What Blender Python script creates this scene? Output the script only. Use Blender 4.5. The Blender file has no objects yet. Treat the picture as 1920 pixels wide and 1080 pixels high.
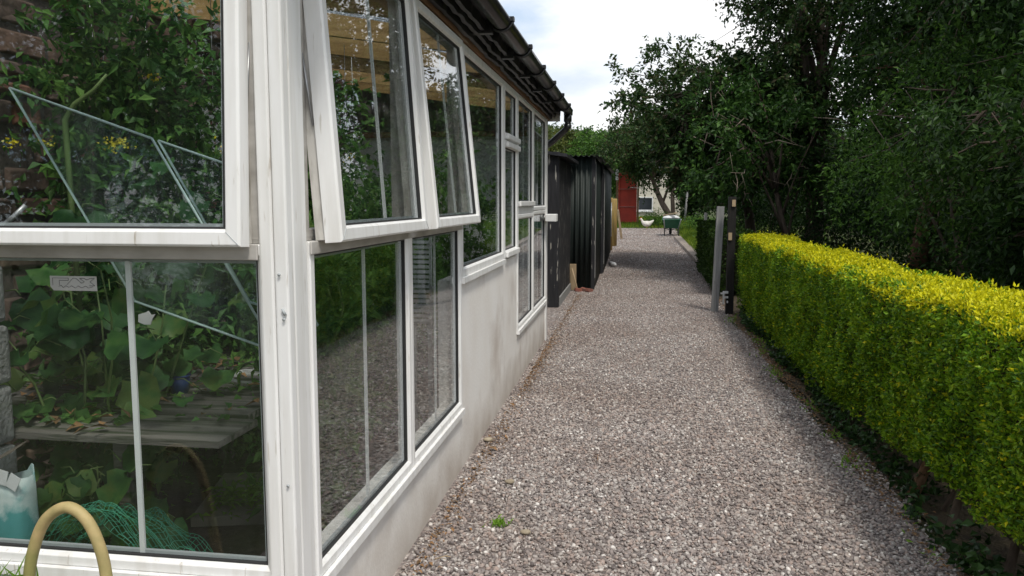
import bpy, math, random
import numpy as np
from mathutils import Vector, Matrix, noise
random.seed(4); rng = np.random.default_rng(4)
sc = bpy.context.scene
# ------------------------------------------------------------ camera
CAMH = 1.55
F, VX, VY = 1500.0, 1190.0, 376.0
dy = 540 - VY
th = math.atan(dy / F); psi = math.atan((VX - 960) / math.hypot(F, dy))
cd = bpy.data.cameras.new('camera'); cam = bpy.data.objects.new('camera', cd); sc.collection.objects.link(cam)
fw = Vector((-math.sin(psi)*math.cos(th), math.cos(psi)*math.cos(th), -math.sin(th)))
cam.location = (0, 0, CAMH); cam.rotation_euler = fw.to_track_quat('-Z', 'Y').to_euler()
cd.sensor_width = 36; cd.lens = F/1920*36; cd.clip_end = 2000; cd.clip_start = 0.05
sc.camera = cam
# ------------------------------------------------------------ sky and sun
SUN_EL, SUN_AZ = math.radians(60), math.radians(148)      # azimuth measured from +Y towards +X
w = bpy.data.worlds.new('World'); sc.world = w; w.use_nodes = True
nt = w.node_tree; nt.nodes.clear(); N = nt.nodes.new; Lk = nt.links.new
out = N('ShaderNodeOutputWorld'); mixs = N('ShaderNodeMixShader')
b1 = N('ShaderNodeBackground'); b2 = N('ShaderNodeBackground')
sky = N('ShaderNodeTexSky'); sky.sky_type = 'NISHITA'; sky.sun_disc = False
sky.sun_elevation = SUN_EL; sky.sun_rotation = SUN_AZ
Lk(sky.outputs[0], b1.inputs[0]); b1.inputs[1].default_value = 0.13
tc = N('ShaderNodeTexCoord'); mp = N('ShaderNodeMapping'); mp.inputs['Scale'].default_value = (1, 1, 2.6)
mp.inputs['Location'].default_value = (1.35, 0.6, 0.2)
n1 = N('ShaderNodeTexNoise'); n1.inputs['Scale'].default_value = 2.2; n1.inputs['Detail'].default_value = 8; n1.inputs['Roughness'].default_value = 0.55
Lk(tc.outputs['Generated'], mp.inputs[0]); Lk(mp.outputs[0], n1.inputs['Vector'])
r1 = N('ShaderNodeValToRGB'); r1.color_ramp.elements[0].position = 0.36; r1.color_ramp.elements[1].position = 0.52
Lk(n1.outputs[0], r1.inputs[0])
n2 = N('ShaderNodeTexNoise'); n2.inputs['Scale'].default_value = 4.5; n2.inputs['Detail'].default_value = 6
Lk(mp.outputs[0], n2.inputs['Vector'])
r2 = N('ShaderNodeValToRGB'); r2.color_ramp.elements[0].color = (0.62, 0.70, 0.80, 1); r2.color_ramp.elements[1].color = (1, 1, 1, 1)
r2.color_ramp.elements[0].position = 0.33; r2.color_ramp.elements[1].position = 0.55
Lk(n2.outputs[0], r2.inputs[0]); Lk(r2.outputs[0], b2.inputs[0]); b2.inputs[1].default_value = 0.92
Lk(r1.outputs[0], mixs.inputs[0]); Lk(b1.outputs[0], mixs.inputs[1]); Lk(b2.outputs[0], mixs.inputs[2]); Lk(mixs.outputs[0], out.inputs[0])
sl = bpy.data.lights.new('sun', 'SUN'); sl.energy = 2.0; sl.angle = math.radians(10); sl.color = (1, 0.95, 0.86)
so = bpy.data.objects.new('sun', sl); sc.collection.objects.link(so)
sd = Vector((math.sin(SUN_AZ)*math.cos(SUN_EL), math.cos(SUN_AZ)*math.cos(SUN_EL), math.sin(SUN_EL)))
so.rotation_euler = sd.to_track_quat('Z', 'Y').to_euler()
sc.view_settings.view_transform = 'Standard'; sc.view_settings.look = 'None'; sc.view_settings.exposure = 0.42; sc.view_settings.gamma = 1
sc.cycles.max_bounces = 10; sc.cycles.transparent_max_bounces = 24; sc.cycles.use_denoising = True
sc.cycles.caustics_reflective = False; sc.cycles.caustics_refractive = False

# ------------------------------------------------------------ materials
def M(name, c1, c2=None, scale=6, rough=.6, bump=0, bscale=30, spec=.4, metal=0, ramp=(.35, .65), island=0, stretch=(1, 1, 1), detail=5, c3=None, s3=2, r3=(.55, .7), kind='noise'):
    m = bpy.data.materials.new(name); m.use_nodes = True; t = m.node_tree; n = t.nodes; l = t.links
    p = n['Principled BSDF']; p.inputs['Roughness'].default_value = rough; p.inputs['Metallic'].default_value = metal
    p.inputs['Specular IOR Level'].default_value = spec
    co = n.new('ShaderNodeTexCoord'); mp = n.new('ShaderNodeMapping'); mp.inputs['Scale'].default_value = stretch
    l.new(co.outputs['Object'], mp.inputs[0])
    v = (*c1, 1)
    p.inputs['Base Color'].default_value = v
    last = None
    if c2 is not None:
        tx = n.new('ShaderNodeTexNoise'); tx.inputs['Scale'].default_value = scale; tx.inputs['Detail'].default_value = detail
        l.new(mp.outputs[0], tx.inputs['Vector'])
        r = n.new('ShaderNodeValToRGB'); r.color_ramp.elements[0].position = ramp[0]; r.color_ramp.elements[1].position = ramp[1]
        r.color_ramp.elements[0].color = v; r.color_ramp.elements[1].color = (*c2, 1)
        l.new(tx.outputs[0], r.inputs[0]); last = r.outputs[0]
        if c3 is not None:
            tx3 = n.new('ShaderNodeTexNoise'); tx3.inputs['Scale'].default_value = s3; tx3.inputs['Detail'].default_value = 8
            l.new(mp.outputs[0], tx3.inputs['Vector'])
            r_ = n.new('ShaderNodeValToRGB'); r_.color_ramp.elements[0].position = r3[0]; r_.color_ramp.elements[1].position = r3[1]
            l.new(tx3.outputs[0], r_.inputs[0])
            mx = n.new('ShaderNodeMix'); mx.data_type = 'RGBA'; mx.inputs[7].default_value = (*c3, 1)
            l.new(r_.outputs[0], mx.inputs[0]); l.new(last, mx.inputs[6]); last = mx.outputs[2]
        l.new(last, p.inputs['Base Color'])
    if island:
        g = n.new('ShaderNodeNewGeometry'); h = n.new('ShaderNodeHueSaturation')
        mr = n.new('ShaderNodeMapRange'); mr.inputs[3].default_value = 1-island; mr.inputs[4].default_value = 1+island
        l.new(g.outputs['Random Per Island'], mr.inputs[0]); l.new(mr.outputs[0], h.inputs['Value'])
        if last: l.new(last, h.inputs['Color'])
        else: h.inputs['Color'].default_value = v
        l.new(h.outputs[0], p.inputs['Base Color'])
    if bump:
        bt = n.new('ShaderNodeTexNoise'); bt.inputs['Scale'].default_value = bscale; bt.inputs['Detail'].default_value = 8
        l.new(mp.outputs[0], bt.inputs['Vector'])
        bp = n.new('ShaderNodeBump'); bp.inputs['Strength'].default_value = 1; bp.inputs['Distance'].default_value = bump
        l.new(bt.outputs[0], bp.inputs['Height']); l.new(bp.outputs[0], p.inputs['Normal'])
    return m

def LM(name, cols, trans=.35, rough=.45, nscale=1.5, namt=.35, spec=.22):
    """leaf material: colour per leaf plus slow variation through the plant, partly translucent"""
    m = bpy.data.materials.new(name); m.use_nodes = True; t = m.node_tree; n = t.nodes; l = t.links
    p = n['Principled BSDF']; o = n['Material Output']; p.inputs['Roughness'].default_value = rough; p.inputs['Specular IOR Level'].default_value = spec
    g = n.new('ShaderNodeNewGeometry'); r = n.new('ShaderNodeValToRGB'); e = r.color_ramp.elements
    while len(e) < len(cols): e.new(.5)
    for i, c in enumerate(cols): e[i].position = i/(len(cols)-1); e[i].color = (*c, 1)
    co = n.new('ShaderNodeTexCoord'); tx = n.new('ShaderNodeTexNoise'); tx.inputs['Scale'].default_value = nscale; tx.inputs['Detail'].default_value = 3
    l.new(co.outputs['Object'], tx.inputs['Vector'])
    a = n.new('ShaderNodeMath'); a.operation = 'MULTIPLY_ADD'; a.inputs[1].default_value = namt*3; a.inputs[2].default_value = -namt*1.5
    l.new(tx.outputs[0], a.inputs[0])
    b = n.new('ShaderNodeMath'); b.operation = 'ADD'; l.new(a.outputs[0], b.inputs[0]); l.new(g.outputs['Random Per Island'], b.inputs[1]); b.use_clamp = True
    l.new(b.outputs[0], r.inputs[0]); l.new(r.outputs[0], p.inputs['Base Color'])
    tr = n.new('ShaderNodeBsdfTranslucent'); l.new(r.outputs[0], tr.inputs[0]); mx = n.new('ShaderNodeMixShader'); mx.inputs[0].default_value = trans
    l.new(p.outputs[0], mx.inputs[1]); l.new(tr.outputs[0], mx.inputs[2]); l.new(mx.outputs[0], o.inputs[0])
    return m

def glass_mat(name, ior=1.54, tint=(.95, .965, .96), dirt=.008, dcol=(.6, .62, .6)):
    m = bpy.data.materials.new(name); m.use_nodes = True; t = m.node_tree; n = t.nodes; l = t.links; n.remove(n['Principled BSDF']); o = n['Material Output']
    # reflectance rises towards grazing view, the same from both faces
    geo = n.new('ShaderNodeNewGeometry'); dt = n.new('ShaderNodeVectorMath'); dt.operation = 'DOT_PRODUCT'
    l.new(geo.outputs['Incoming'], dt.inputs[0]); l.new(geo.outputs['Normal'], dt.inputs[1])
    def mth(op, a, b=None, v=None):
        q = n.new('ShaderNodeMath'); q.operation = op; q.use_clamp = op != 'ABSOLUTE'; l.new(a, q.inputs[0])
        if v is not None: q.inputs[1].default_value = v
        return q.outputs[0]
    ab = mth('ABSOLUTE', dt.outputs['Value'])
    sb = n.new('ShaderNodeMath'); sb.operation = 'SUBTRACT'; sb.inputs[0].default_value = 1; l.new(ab, sb.inputs[1]); sb.use_clamp = True
    pw = mth('POWER', sb.outputs[0], v=4.2)
    f0 = ((ior-1)/(ior+1))**2
    f = n.new('ShaderNodeMath'); f.operation = 'MULTIPLY_ADD'; l.new(pw, f.inputs[0]); f.inputs[1].default_value = (1-f0)*.85; f.inputs[2].default_value = f0
    tb = n.new('ShaderNodeBsdfTransparent'); tb.inputs[0].default_value = (*tint, 1)
    gl = n.new('ShaderNodeBsdfGlossy'); gl.inputs['Roughness'].default_value = .012; gl.inputs[0].default_value = (.95, .97, 1, 1)
    # slight waviness of the panes
    co = n.new('ShaderNodeTexCoord'); wv = n.new('ShaderNodeTexNoise'); wv.inputs['Scale'].default_value = 2.0; l.new(co.outputs['Object'], wv.inputs['Vector'])
    bp = n.new('ShaderNodeBump'); bp.inputs['Distance'].default_value = .0006; l.new(wv.outputs[0], bp.inputs['Height']); l.new(bp.outputs[0], gl.inputs['Normal'])
    mx = n.new('ShaderNodeMixShader'); l.new(f.outputs[0], mx.inputs[0]); l.new(tb.outputs[0], mx.inputs[1]); l.new(gl.outputs[0], mx.inputs[2])
    df = n.new('ShaderNodeBsdfDiffuse'); df.inputs[0].default_value = (*dcol, 1)
    mp = n.new('ShaderNodeMapping'); mp.inputs['Scale'].default_value = (14, 14, 1.2); l.new(co.outputs['Object'], mp.inputs[0])
    dn = n.new('ShaderNodeTexNoise'); dn.inputs['Scale'].default_value = 3; dn.inputs['Detail'].default_value = 6; l.new(mp.outputs[0], dn.inputs['Vector'])
    mr = n.new('ShaderNodeMapRange'); mr.inputs[1].default_value = .4; mr.inputs[2].default_value = .8; mr.inputs[3].default_value = dirt*.3; mr.inputs[4].default_value = dirt*1.3; l.new(dn.outputs[0], mr.inputs[0])
    m2 = n.new('ShaderNodeMixShader'); l.new(mr.outputs[0], m2.inputs[0]); l.new(mx.outputs[0], m2.inputs[1]); l.new(df.outputs[0], m2.inputs[2])
    l.new(m2.outputs[0], o.inputs[0]); return m

def wall_mat():
    """pale render, stained brown-grey near its foot and in blotches"""
    m = M('pale_render', (.80, .765, .72), (.86, .84, .81), scale=3, rough=.85, bump=.002, bscale=60, stretch=(1, 1, .8), c3=(.60, .54, .49), s3=2.6, r3=(.54, .76))
    t = m.node_tree; n = t.nodes; l = t.links; p = n['Principled BSDF']
    src = p.inputs['Base Color'].links[0].from_socket
    co = n.new('ShaderNodeTexCoord'); sx = n.new('ShaderNodeSeparateXYZ'); l.new(co.outputs['Object'], sx.inputs[0])
    tx = n.new('ShaderNodeTexNoise'); tx.inputs['Scale'].default_value = 3.2; tx.inputs['Detail'].default_value = 7; l.new(co.outputs['Object'], tx.inputs['Vector'])
    a = n.new('ShaderNodeMath'); a.operation = 'MULTIPLY_ADD'; a.inputs[1].default_value = .55; l.new(tx.outputs[0], a.inputs[0])
    q = n.new('ShaderNodeMath'); q.operation = 'MULTIPLY'; q.inputs[1].default_value = -1; l.new(sx.outputs[2], q.inputs[0]); l.new(q.outputs[0], a.inputs[2])
    mr = n.new('ShaderNodeMapRange'); mr.inputs[1].default_value = -.02; mr.inputs[2].default_value = .28; mr.inputs[4].default_value = .8; l.new(a.outputs[0], mr.inputs[0])
    mx = n.new('ShaderNodeMix'); mx.data_type = 'RGBA'; mx.inputs[7].default_value = (.46, .40, .345, 1); l.new(mr.outputs[0], mx.inputs[0]); l.new(src, mx.inputs[6])
    l.new(mx.outputs[2], p.inputs['Base Color']); return m

MT = {}
MT['upvc'] = M('white_upvc', (.86, .86, .85), (.74, .73, .70), scale=5, rough=.38, ramp=(.42, .75), stretch=(5, 5, .5), c3=(.46, .41, .34), s3=13, r3=(.64, .76), bump=.0004, bscale=12, spec=.5)
MT['upvc_old'] = M('weathered_upvc', (.66, .64, .60), (.30, .28, .24), scale=14, rough=.6, ramp=(.4, .75), stretch=(2, 2, .6), bump=.001)
MT['upvc_grey'] = M('grimy_upvc', (.52, .50, .47), (.34, .32, .29), scale=9, rough=.6, ramp=(.35, .75), stretch=(1, 1, 2))
MT['gasket'] = M('black_gasket', (.03, .03, .03), rough=.6)
MT['spacer'] = M('grey_spacer', (.42, .45, .46), rough=.5)
MT['bar'] = M('white_glazing_bar', (.78, .80, .80), rough=.45)
MT['glass'] = glass_mat('window_glass')
MT['glass_loose'] = glass_mat('loose_glass', ior=1.5, tint=(.88, .93, .92), dirt=.06, dcol=(.35, .42, .42))
MT['glass_edge'] = M('green_glass_edge', (.42, .55, .52), rough=.3)
MT['roof_clear'] = glass_mat('clear_roofing', ior=1.3, tint=(.94, .96, .98), dirt=.05, dcol=(.4, .45, .5))
MT['wall'] = wall_mat()
MT['wall'].node_tree.nodes['Bump'].inputs['Distance'].default_value = .0018
MT['pine'] = M('yellow_pine', (.50, .33, .13), (.34, .21, .08), scale=3, rough=.7, stretch=(1, 6, 12), bump=.0008)
MT['plate'] = M('brown_timber', (.27, .14, .075), (.13, .075, .045), scale=4, rough=.8, stretch=(8, .6, 8), bump=.002, c3=(.36, .30, .23), s3=3, r3=(.6, .7))
MT['felt'] = M('black_felt', (.012, .012, .014), (.035, .035, .04), scale=6, rough=.45, bump=.006, bscale=12, stretch=(1, .3, 1))
MT['gutter'] = M('black_plastic', (.012, .012, .013), (.03, .03, .03), scale=10, rough=.28, spec=.6)
MT['stone'] = None
MT['black_wood'] = M('black_painted_timber', (.012, .012, .014), (.024, .024, .027), scale=5, rough=.75, stretch=(6, 6, .6), bump=.002, c3=(.36, .34, .30), s3=5, r3=(.64, .66))
MT['corr'] = M('dark_green_sheet', (.010, .017, .015), (.022, .030, .027), scale=4, rough=.6, stretch=(4, 4, .4), c3=(.22, .22, .2), s3=9, r3=(.76, .78))
MT['corr_grey'] = M('grey_sheet', (.20, .19, .18), (.12, .11, .10), scale=4, rough=.6, stretch=(3, 3, .5))
MT['white_board'] = M('white_board', (.62, .64, .63), (.5, .52, .5), scale=3, rough=.7)
MT['block'] = M('concrete_block', (.30, .30, .29), (.18, .18, .175), scale=12, rough=.95, bump=.012, bscale=60)
MT['slab'] = M('concrete_slab', (.36, .33, .28), (.22, .20, .17), scale=5, rough=.9, bump=.004, bscale=40)
MT['bench'] = M('weathered_boards', (.20, .185, .165), (.09, .08, .07), scale=3, rough=.95, stretch=(.6, 7, 7), bump=.006, c3=(.05, .06, .035), s3=4, r3=(.5, .62))
MT['soil'] = M('soil', (.05, .038, .028), (.09, .07, .055), scale=7, rough=1, bump=.02, bscale=20)
MT['red'] = M('red_painted_metal', (.46, .05, .028), (.34, .04, .025), scale=3, rough=.6, c3=(.42, .30, .28), s3=6, r3=(.73, .76))
MT['yellow_post'] = M('yellowed_timber', (.40, .27, .08), (.24, .17, .07), scale=4, rough=.8, stretch=(6, 6, .5), bump=.002)
MT['grey_post'] = M('grey_timber', (.34, .34, .33), (.22, .22, .215), scale=5, rough=.9, stretch=(7, 7, .5), bump=.003, c3=(.08, .08, .08), s3=12, r3=(.68, .72))
MT['dark_post'] = M('dark_timber', (.009, .008, .008), (.018, .016, .014), scale=5, rough=.8, stretch=(6, 6, .6))
MT['pale_wood'] = M('pale_timber', (.48, .36, .22), (.36, .27, .17), scale=5, rough=.8)
MT['kerb'] = M('kerb_timber', (.30, .25, .21), (.20, .17, .145), scale=4, rough=.9, bump=.003)
MT['green_metal'] = M('green_metal', (.015, .10, .05), (.03, .12, .07), scale=6, rough=.5)
MT['rubber'] = M('rubber', (.02, .02, .02), rough=.8)
MT['steel'] = M('galvanised', (.45, .46, .47), (.32, .33, .34), scale=8, rough=.4, metal=.6)
MT['feather'] = M('white_feathers', (.72, .69, .64), (.55, .52, .46), scale=12, rough=.9, bump=.01, bscale=30)
MT['comb'] = M('red_comb', (.5, .03, .02), rough=.5)
MT['beak'] = M('beak', (.5, .32, .08), rough=.5)
MT['house'] = M('cream_render', (.62, .58, .48), (.52, .49, .41), scale=3, rough=.9)
MT['slate'] = M('slate', (.10, .10, .11), (.16, .16, .17), scale=6, rough=.7)
MT['bark'] = M('bark', (.075, .055, .042), (.14, .11, .085), scale=5, rough=.95, stretch=(3, 3, .6), bump=.01, bscale=14)
MT['bark_red'] = M('reddish_bark', (.10, .05, .032), (.16, .085, .055), scale=5, rough=.95, stretch=(3, 3, .6), bump=.01, bscale=14)
MT['twig'] = M('pale_twig', (.20, .16, .12), (.30, .25, .19), scale=8, rough=.9)
MT['stem_orange'] = M('bare_hedge_stem', (.26, .15, .08), (.16, .10, .06), scale=9, rough=.9, bump=.003)
MT['hose'] = M('yellow_hose', (.50, .38, .18), (.36, .30, .13), scale=22, rough=.6, bump=.0006, bscale=120, c3=(.20, .24, .06), s3=5, r3=(.5, .7))
MT['sack'] = M('printed_sack', (.66, .70, .68), (.34, .50, .50), scale=5, rough=.6, ramp=(.4, .62), bump=.004, bscale=12, c3=(.08, .30, .30), s3=6, r3=(.52, .60))
MT['card'] = M('brown_card', (.17, .14, .115), (.11, .09, .075), scale=6, rough=.9)
MT['net'] = M('green_net', (.03, .22, .13), (.06, .30, .18), scale=8, rough=.6)
MT['string'] = M('pale_string', (.62, .62, .60), rough=.8)
MT['plastic_white'] = M('white_plastic', (.75, .76, .77), (.6, .6, .6), scale=8, rough=.4)
MT['blue'] = M('blue_plastic', (.02, .05, .16), rough=.5)
MT['ink'] = M('grey_ink', (.12, .12, .12), rough=.7)
MT['brick'] = M('broken_brick', (.30, .09, .06), (.2, .11, .09), scale=10, rough=.95, bump=.01)
MT['dead'] = M('dead_leaf', (.26, .14, .06), (.16, .10, .05), scale=20, rough=.8, island=.35)
MT['buff'] = M('buff_stone', (.42, .36, .26), (.30, .25, .18), scale=12, rough=.9, bump=.004)
L_ = {}
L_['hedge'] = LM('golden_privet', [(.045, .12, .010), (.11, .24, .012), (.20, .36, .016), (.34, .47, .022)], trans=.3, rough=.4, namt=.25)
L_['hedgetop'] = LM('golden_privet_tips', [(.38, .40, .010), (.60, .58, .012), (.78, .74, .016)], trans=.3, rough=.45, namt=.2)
L_['hedge_dark'] = LM('dark_hedge', [(.02, .05, .008), (.04, .085, .012), (.06, .11, .016)], trans=.3)
L_['dark'] = LM('dark_foliage', [(.010, .028, .007), (.023, .058, .012), (.055, .115, .022)], trans=.4, namt=.4)
L_['plum'] = LM('purplish_foliage', [(.016, .034, .012), (.028, .065, .016), (.055, .115, .026), (.075, .065, .03)], trans=.35, namt=.35)
L_['mid'] = LM('mid_green_foliage', [(.035, .09, .016), (.07, .16, .026), (.13, .25, .04)], trans=.4, namt=.35)
L_['mid2'] = LM('deep_green_foliage', [(.018, .045, .012), (.035, .09, .018), (.08, .17, .03)], trans=.35, namt=.4)  # deeper green than the mid foliage
L_['olive'] = LM('olive_foliage', [(.035, .06, .014), (.08, .11, .02), (.13, .14, .03)], trans=.35)
L_['far'] = LM('far_foliage', [(.03, .055, .022), (.05, .085, .03), (.08, .11, .035)], trans=.2)
L_['house_plant'] = LM('glasshouse_foliage', [(.04, .12, .028), (.09, .21, .045), (.18, .33, .07)], trans=.4, namt=.3)
L_['big'] = LM('large_leaf', [(.02, .075, .022), (.045, .13, .035), (.085, .20, .05), (.16, .24, .06)], trans=.35, nscale=14, namt=.5)
L_['flower'] = LM('yellow_flower', [(.65, .50, .02), (.8, .7, .04)], trans=.3)
L_['ivy'] = LM('ivy_leaf', [(.012, .03, .010), (.025, .06, .016), (.05, .11, .025)], trans=.25, rough=.35)
L_['grass'] = LM('grass_blade', [(.06, .12, .015), (.12, .22, .02), (.26, .32, .03)], trans=.4, nscale=.8, namt=.45)
L_['weed'] = LM('weed_leaf', [(.14, .28, .03), (.24, .42, .05)], trans=.4)

# ------------------------------------------------------------ mesh helpers
class MB:
    def __init__(s): s.v = []; s.f = []; s.mi = []; s.cur = 0; s.sm = []
    def add(s, vs, fs, smooth=False):
        o = len(s.v); s.v += [tuple(a) for a in vs]
        for f in fs: s.f.append([i+o for i in f]); s.mi.append(s.cur); s.sm.append(smooth)
    def box(s, x0, x1, y0, y1, z0, z1, T=None):
        vs = [Vector((x, y, z)) for x in (x0, x1) for y in (y0, y1) for z in (z0, z1)]
        if T is not None: vs = [T @ a for a in vs]
        s.add(vs, [(0, 1, 3, 2), (4, 6, 7, 5), (0, 4, 5, 1), (2, 3, 7, 6), (0, 2, 6, 4), (1, 5, 7, 3)])
    def tube(s, pts, rad, n=8, cap=True, smooth=True):
        pts = [Vector(p) for p in pts]
        if not hasattr(rad, '__len__'): rad = [rad]*len(pts)
        vs = []; fs = []; up = Vector((.13, .27, .95)).normalized()
        prev = None
        for i, p in enumerate(pts):
            d = (pts[min(i+1, len(pts)-1)] - pts[max(i-1, 0)])
            if d.length < 1e-9: d = Vector((0, 0, 1))
            d.normalize()
            if prev is None:
                a = d.cross(up)
                if a.length < .1: a = d.cross(Vector((1, 0, 0)))
            else: a = prev - d*prev.dot(d)
            a.normalize(); prev = a; b = d.cross(a)
            for k in range(n):
                t = 2*math.pi*k/n; vs.append(p + (a*math.cos(t) + b*math.sin(t))*rad[i])
        for i in range(len(pts)-1):
            for k in range(n): fs.append((i*n+k, i*n+(k+1) % n, (i+1)*n+(k+1) % n, (i+1)*n+k))
        if cap: fs.append(tuple(range(n-1, -1, -1))); fs.append(tuple((len(pts)-1)*n+k for k in range(n)))
        s.add(vs, fs, smooth)
    def frame(s, O, U, V, Nn, u0, u1, v0, v1, prof):
        """sweep a closed profile [(inset, depth)] round a rectangle, mitred"""
        cs = [(u0, v0, 1, 1), (u1, v0, -1, 1), (u1, v1, -1, -1), (u0, v1, 1, -1)]; k = len(prof); vs = []; fs = []
        for (u, v, a, b) in cs:
            for (i, d) in prof: vs.append(O + U*(u+a*i) + V*(v+b*i) + Nn*d)
        for c in range(4):
            for j in range(k): fs.append((c*k+j, c*k+(j+1) % k, ((c+1) % 4)*k+(j+1) % k, ((c+1) % 4)*k+j))
        s.add(vs, fs)
    def plate(s, O, U, V, Nn, u0, u1, v0, v1, d0, d1):
        vs = [O+U*u+V*v+Nn*d for u in (u0, u1) for v in (v0, v1) for d in (d0, d1)]
        s.add(vs, [(0, 1, 3, 2), (4, 6, 7, 5), (0, 4, 5, 1), (2, 3, 7, 6), (0, 2, 6, 4), (1, 5, 7, 3)])
    def build(s, name, mats, parent=None, bevel=0):
        me = bpy.data.meshes.new(name); me.from_pydata(s.v, [], s.f)
        if not isinstance(mats, (list, tuple)): mats = [mats]
        for m in mats: me.materials.append(m)
        me.polygons.foreach_set('material_index', s.mi); me.polygons.foreach_set('use_smooth', s.sm)
        import bmesh
        b = bmesh.new(); b.from_mesh(me); bmesh.ops.recalc_face_normals(b, faces=b.faces); b.to_mesh(me); b.free()
        return link(name, me, parent, bevel)
def link(name, me, parent=None, bevel=0):
    o = bpy.data.objects.new(name, me); sc.collection.objects.link(o)
    if parent is not None: o.parent = parent; o.matrix_parent_inverse = Matrix.Translation(-parent.location)
    if bevel:
        b = o.modifiers.new('bevel', 'BEVEL'); b.width = bevel; b.segments = 2; b.limit_method = 'ANGLE'; b.angle_limit = math.radians(40)
    return o
def npmesh(name, V, Fc, mats, parent=None, mi=None, smooth=False):
    """V (n,3), Fc (m,k) numpy -> object"""
    me = bpy.data.meshes.new(name); k = Fc.shape[1]
    me.vertices.add(len(V)); me.vertices.foreach_set('co', np.ascontiguousarray(V, dtype=np.float32).ravel())
    me.loops.add(Fc.size); me.loops.foreach_set('vertex_index', np.ascontiguousarray(Fc, dtype=np.int32).ravel())
    me.polygons.add(len(Fc)); me.polygons.foreach_set('loop_start', np.arange(len(Fc), dtype=np.int32)*k)
    if not isinstance(mats, (list, tuple)): mats = [mats]
    for m in mats: me.materials.append(m)
    if mi is not None: me.polygons.foreach_set('material_index', np.asarray(mi, dtype=np.int32))
    me.polygons.foreach_set('use_smooth', np.full(len(Fc), smooth))
    me.update(calc_edges=True); me.validate()
    return link(name, me, parent)
def tag(o, label=None, cat=None, group=None, kind=None):
    for k, v in (('label', label), ('category', cat), ('group', group), ('kind', kind)):
        if v: o[k] = v
    return o
def thing(name, label, cat, loc=(0, 0, 0), group=None):
    o = bpy.data.objects.new(name, None); sc.collection.objects.link(o); o.location = loc; o.empty_display_size = .2
    return tag(o, label, cat, group)
def gz(Y):
    return 0.0 if Y < 13 else (0.0125*(Y-13)**2/2 if Y < 15 else (.025 + .025*(Y-15) if Y < 44 else .75))
gza = np.vectorize(gz)
def nrm(a): return a/np.maximum(np.linalg.norm(a, axis=1, keepdims=True), 1e-9)
def leaves(name, P, D, Nn, L, W, mat, parent=None, mi=None, fold=.25, curl=.12):
    """one folded pointed leaf (4 quads worth in 6 verts) per point"""
    n = len(P); D = nrm(D); S = nrm(np.cross(D, Nn)); U = nrm(np.cross(S, D)); L = np.broadcast_to(L, (n,))[:, None]; W = np.broadcast_to(W, (n,))[:, None]
    V = np.stack([P, P+D*L*.38+S*W*.5+U*W*fold, P+D*L*.95-U*L*curl, P+D*L*.38-S*W*.5+U*W*fold, P+D*L*.5-U*L*.02], 1).reshape(-1, 3)
    b = np.arange(n)[:, None]*5
    Fc = np.concatenate([b+np.array([[0, 1, 4]]), b+np.array([[1, 2, 4]]), b+np.array([[2, 3, 4]]), b+np.array([[3, 0, 4]])], 1).reshape(-1, 3)
    if mi is not None: mi = np.repeat(mi, 4)
    return npmesh(name, V, Fc, mat, parent, mi)
def leaves4(name, P, D, Nn, L, W, mat, parent=None, mi=None, fold=.2):
    n = len(P); D = nrm(D); S = nrm(np.cross(D, Nn)); U = nrm(np.cross(S, D)); L = np.broadcast_to(L, (n,))[:, None]; W = np.broadcast_to(W, (n,))[:, None]
    V = np.stack([P, P+D*L*.45+S*W*.5+U*W*fold, P+D*L, P+D*L*.45-S*W*.5+U*W*fold], 1).reshape(-1, 3)
    b = np.arange(n)[:, None]*4
    Fc = np.concatenate([b+np.array([[0, 1, 2]]), b+np.array([[0, 2, 3]])], 1).reshape(-1, 3)
    if mi is not None: mi = np.repeat(mi, 2)
    return npmesh(name, V, Fc, mat, parent, mi)
def rnd(n): return nrm(rng.normal(size=(n, 3)))

# ------------------------------------------------------------ ground and path
def ground_mesh(name, x0, x1, y0, y1, nx, ny, dz, mat, edge=None, bumpy=0):
    xs = np.linspace(0, 1, nx); ys = np.linspace(y0, y1, ny); V = []
    for y in ys:
        a, b = (x0, x1) if edge is None else edge(y)
        for t in xs:
            X = a+(b-a)*t; z = gz(y)+dz
            if bumpy: z += bumpy*noise.noise(Vector((X*1.3, y*1.3, 0)))
            V.append((X, y, z))
    idx = np.arange(nx*ny).reshape(ny, nx)
    Fc = np.stack([idx[:-1, :-1], idx[:-1, 1:], idx[1:, 1:], idx[1:, :-1]], -1).reshape(-1, 4)
    return tag(npmesh(name, np.array(V), Fc, mat, smooth=True), kind='structure')
m_g = M('grassy_soil', (.045, .04, .025), (.06, .085, .02), scale=1.2, rough=1, bump=.03, bscale=9, detail=8)
V = []; ys = np.concatenate([np.linspace(-30, 0, 5), np.linspace(1, 60, 119), np.array([90, 200, 500, 900])]); xs = np.array([-600, -60, -12, -6, 0, 3, 6, 12, 30, 100, 600.])
for y in ys:
    for x in xs: V.append((x, y, gz(y)-.01))
idx = np.arange(len(V)).reshape(len(ys), len(xs)); Fc = np.stack([idx[:-1, :-1], idx[:-1, 1:], idx[1:, 1:], idx[1:, :-1]], -1).reshape(-1, 4)
tag(npmesh('ground', np.array(V), Fc, m_g, smooth=True), kind='structure')

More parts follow.
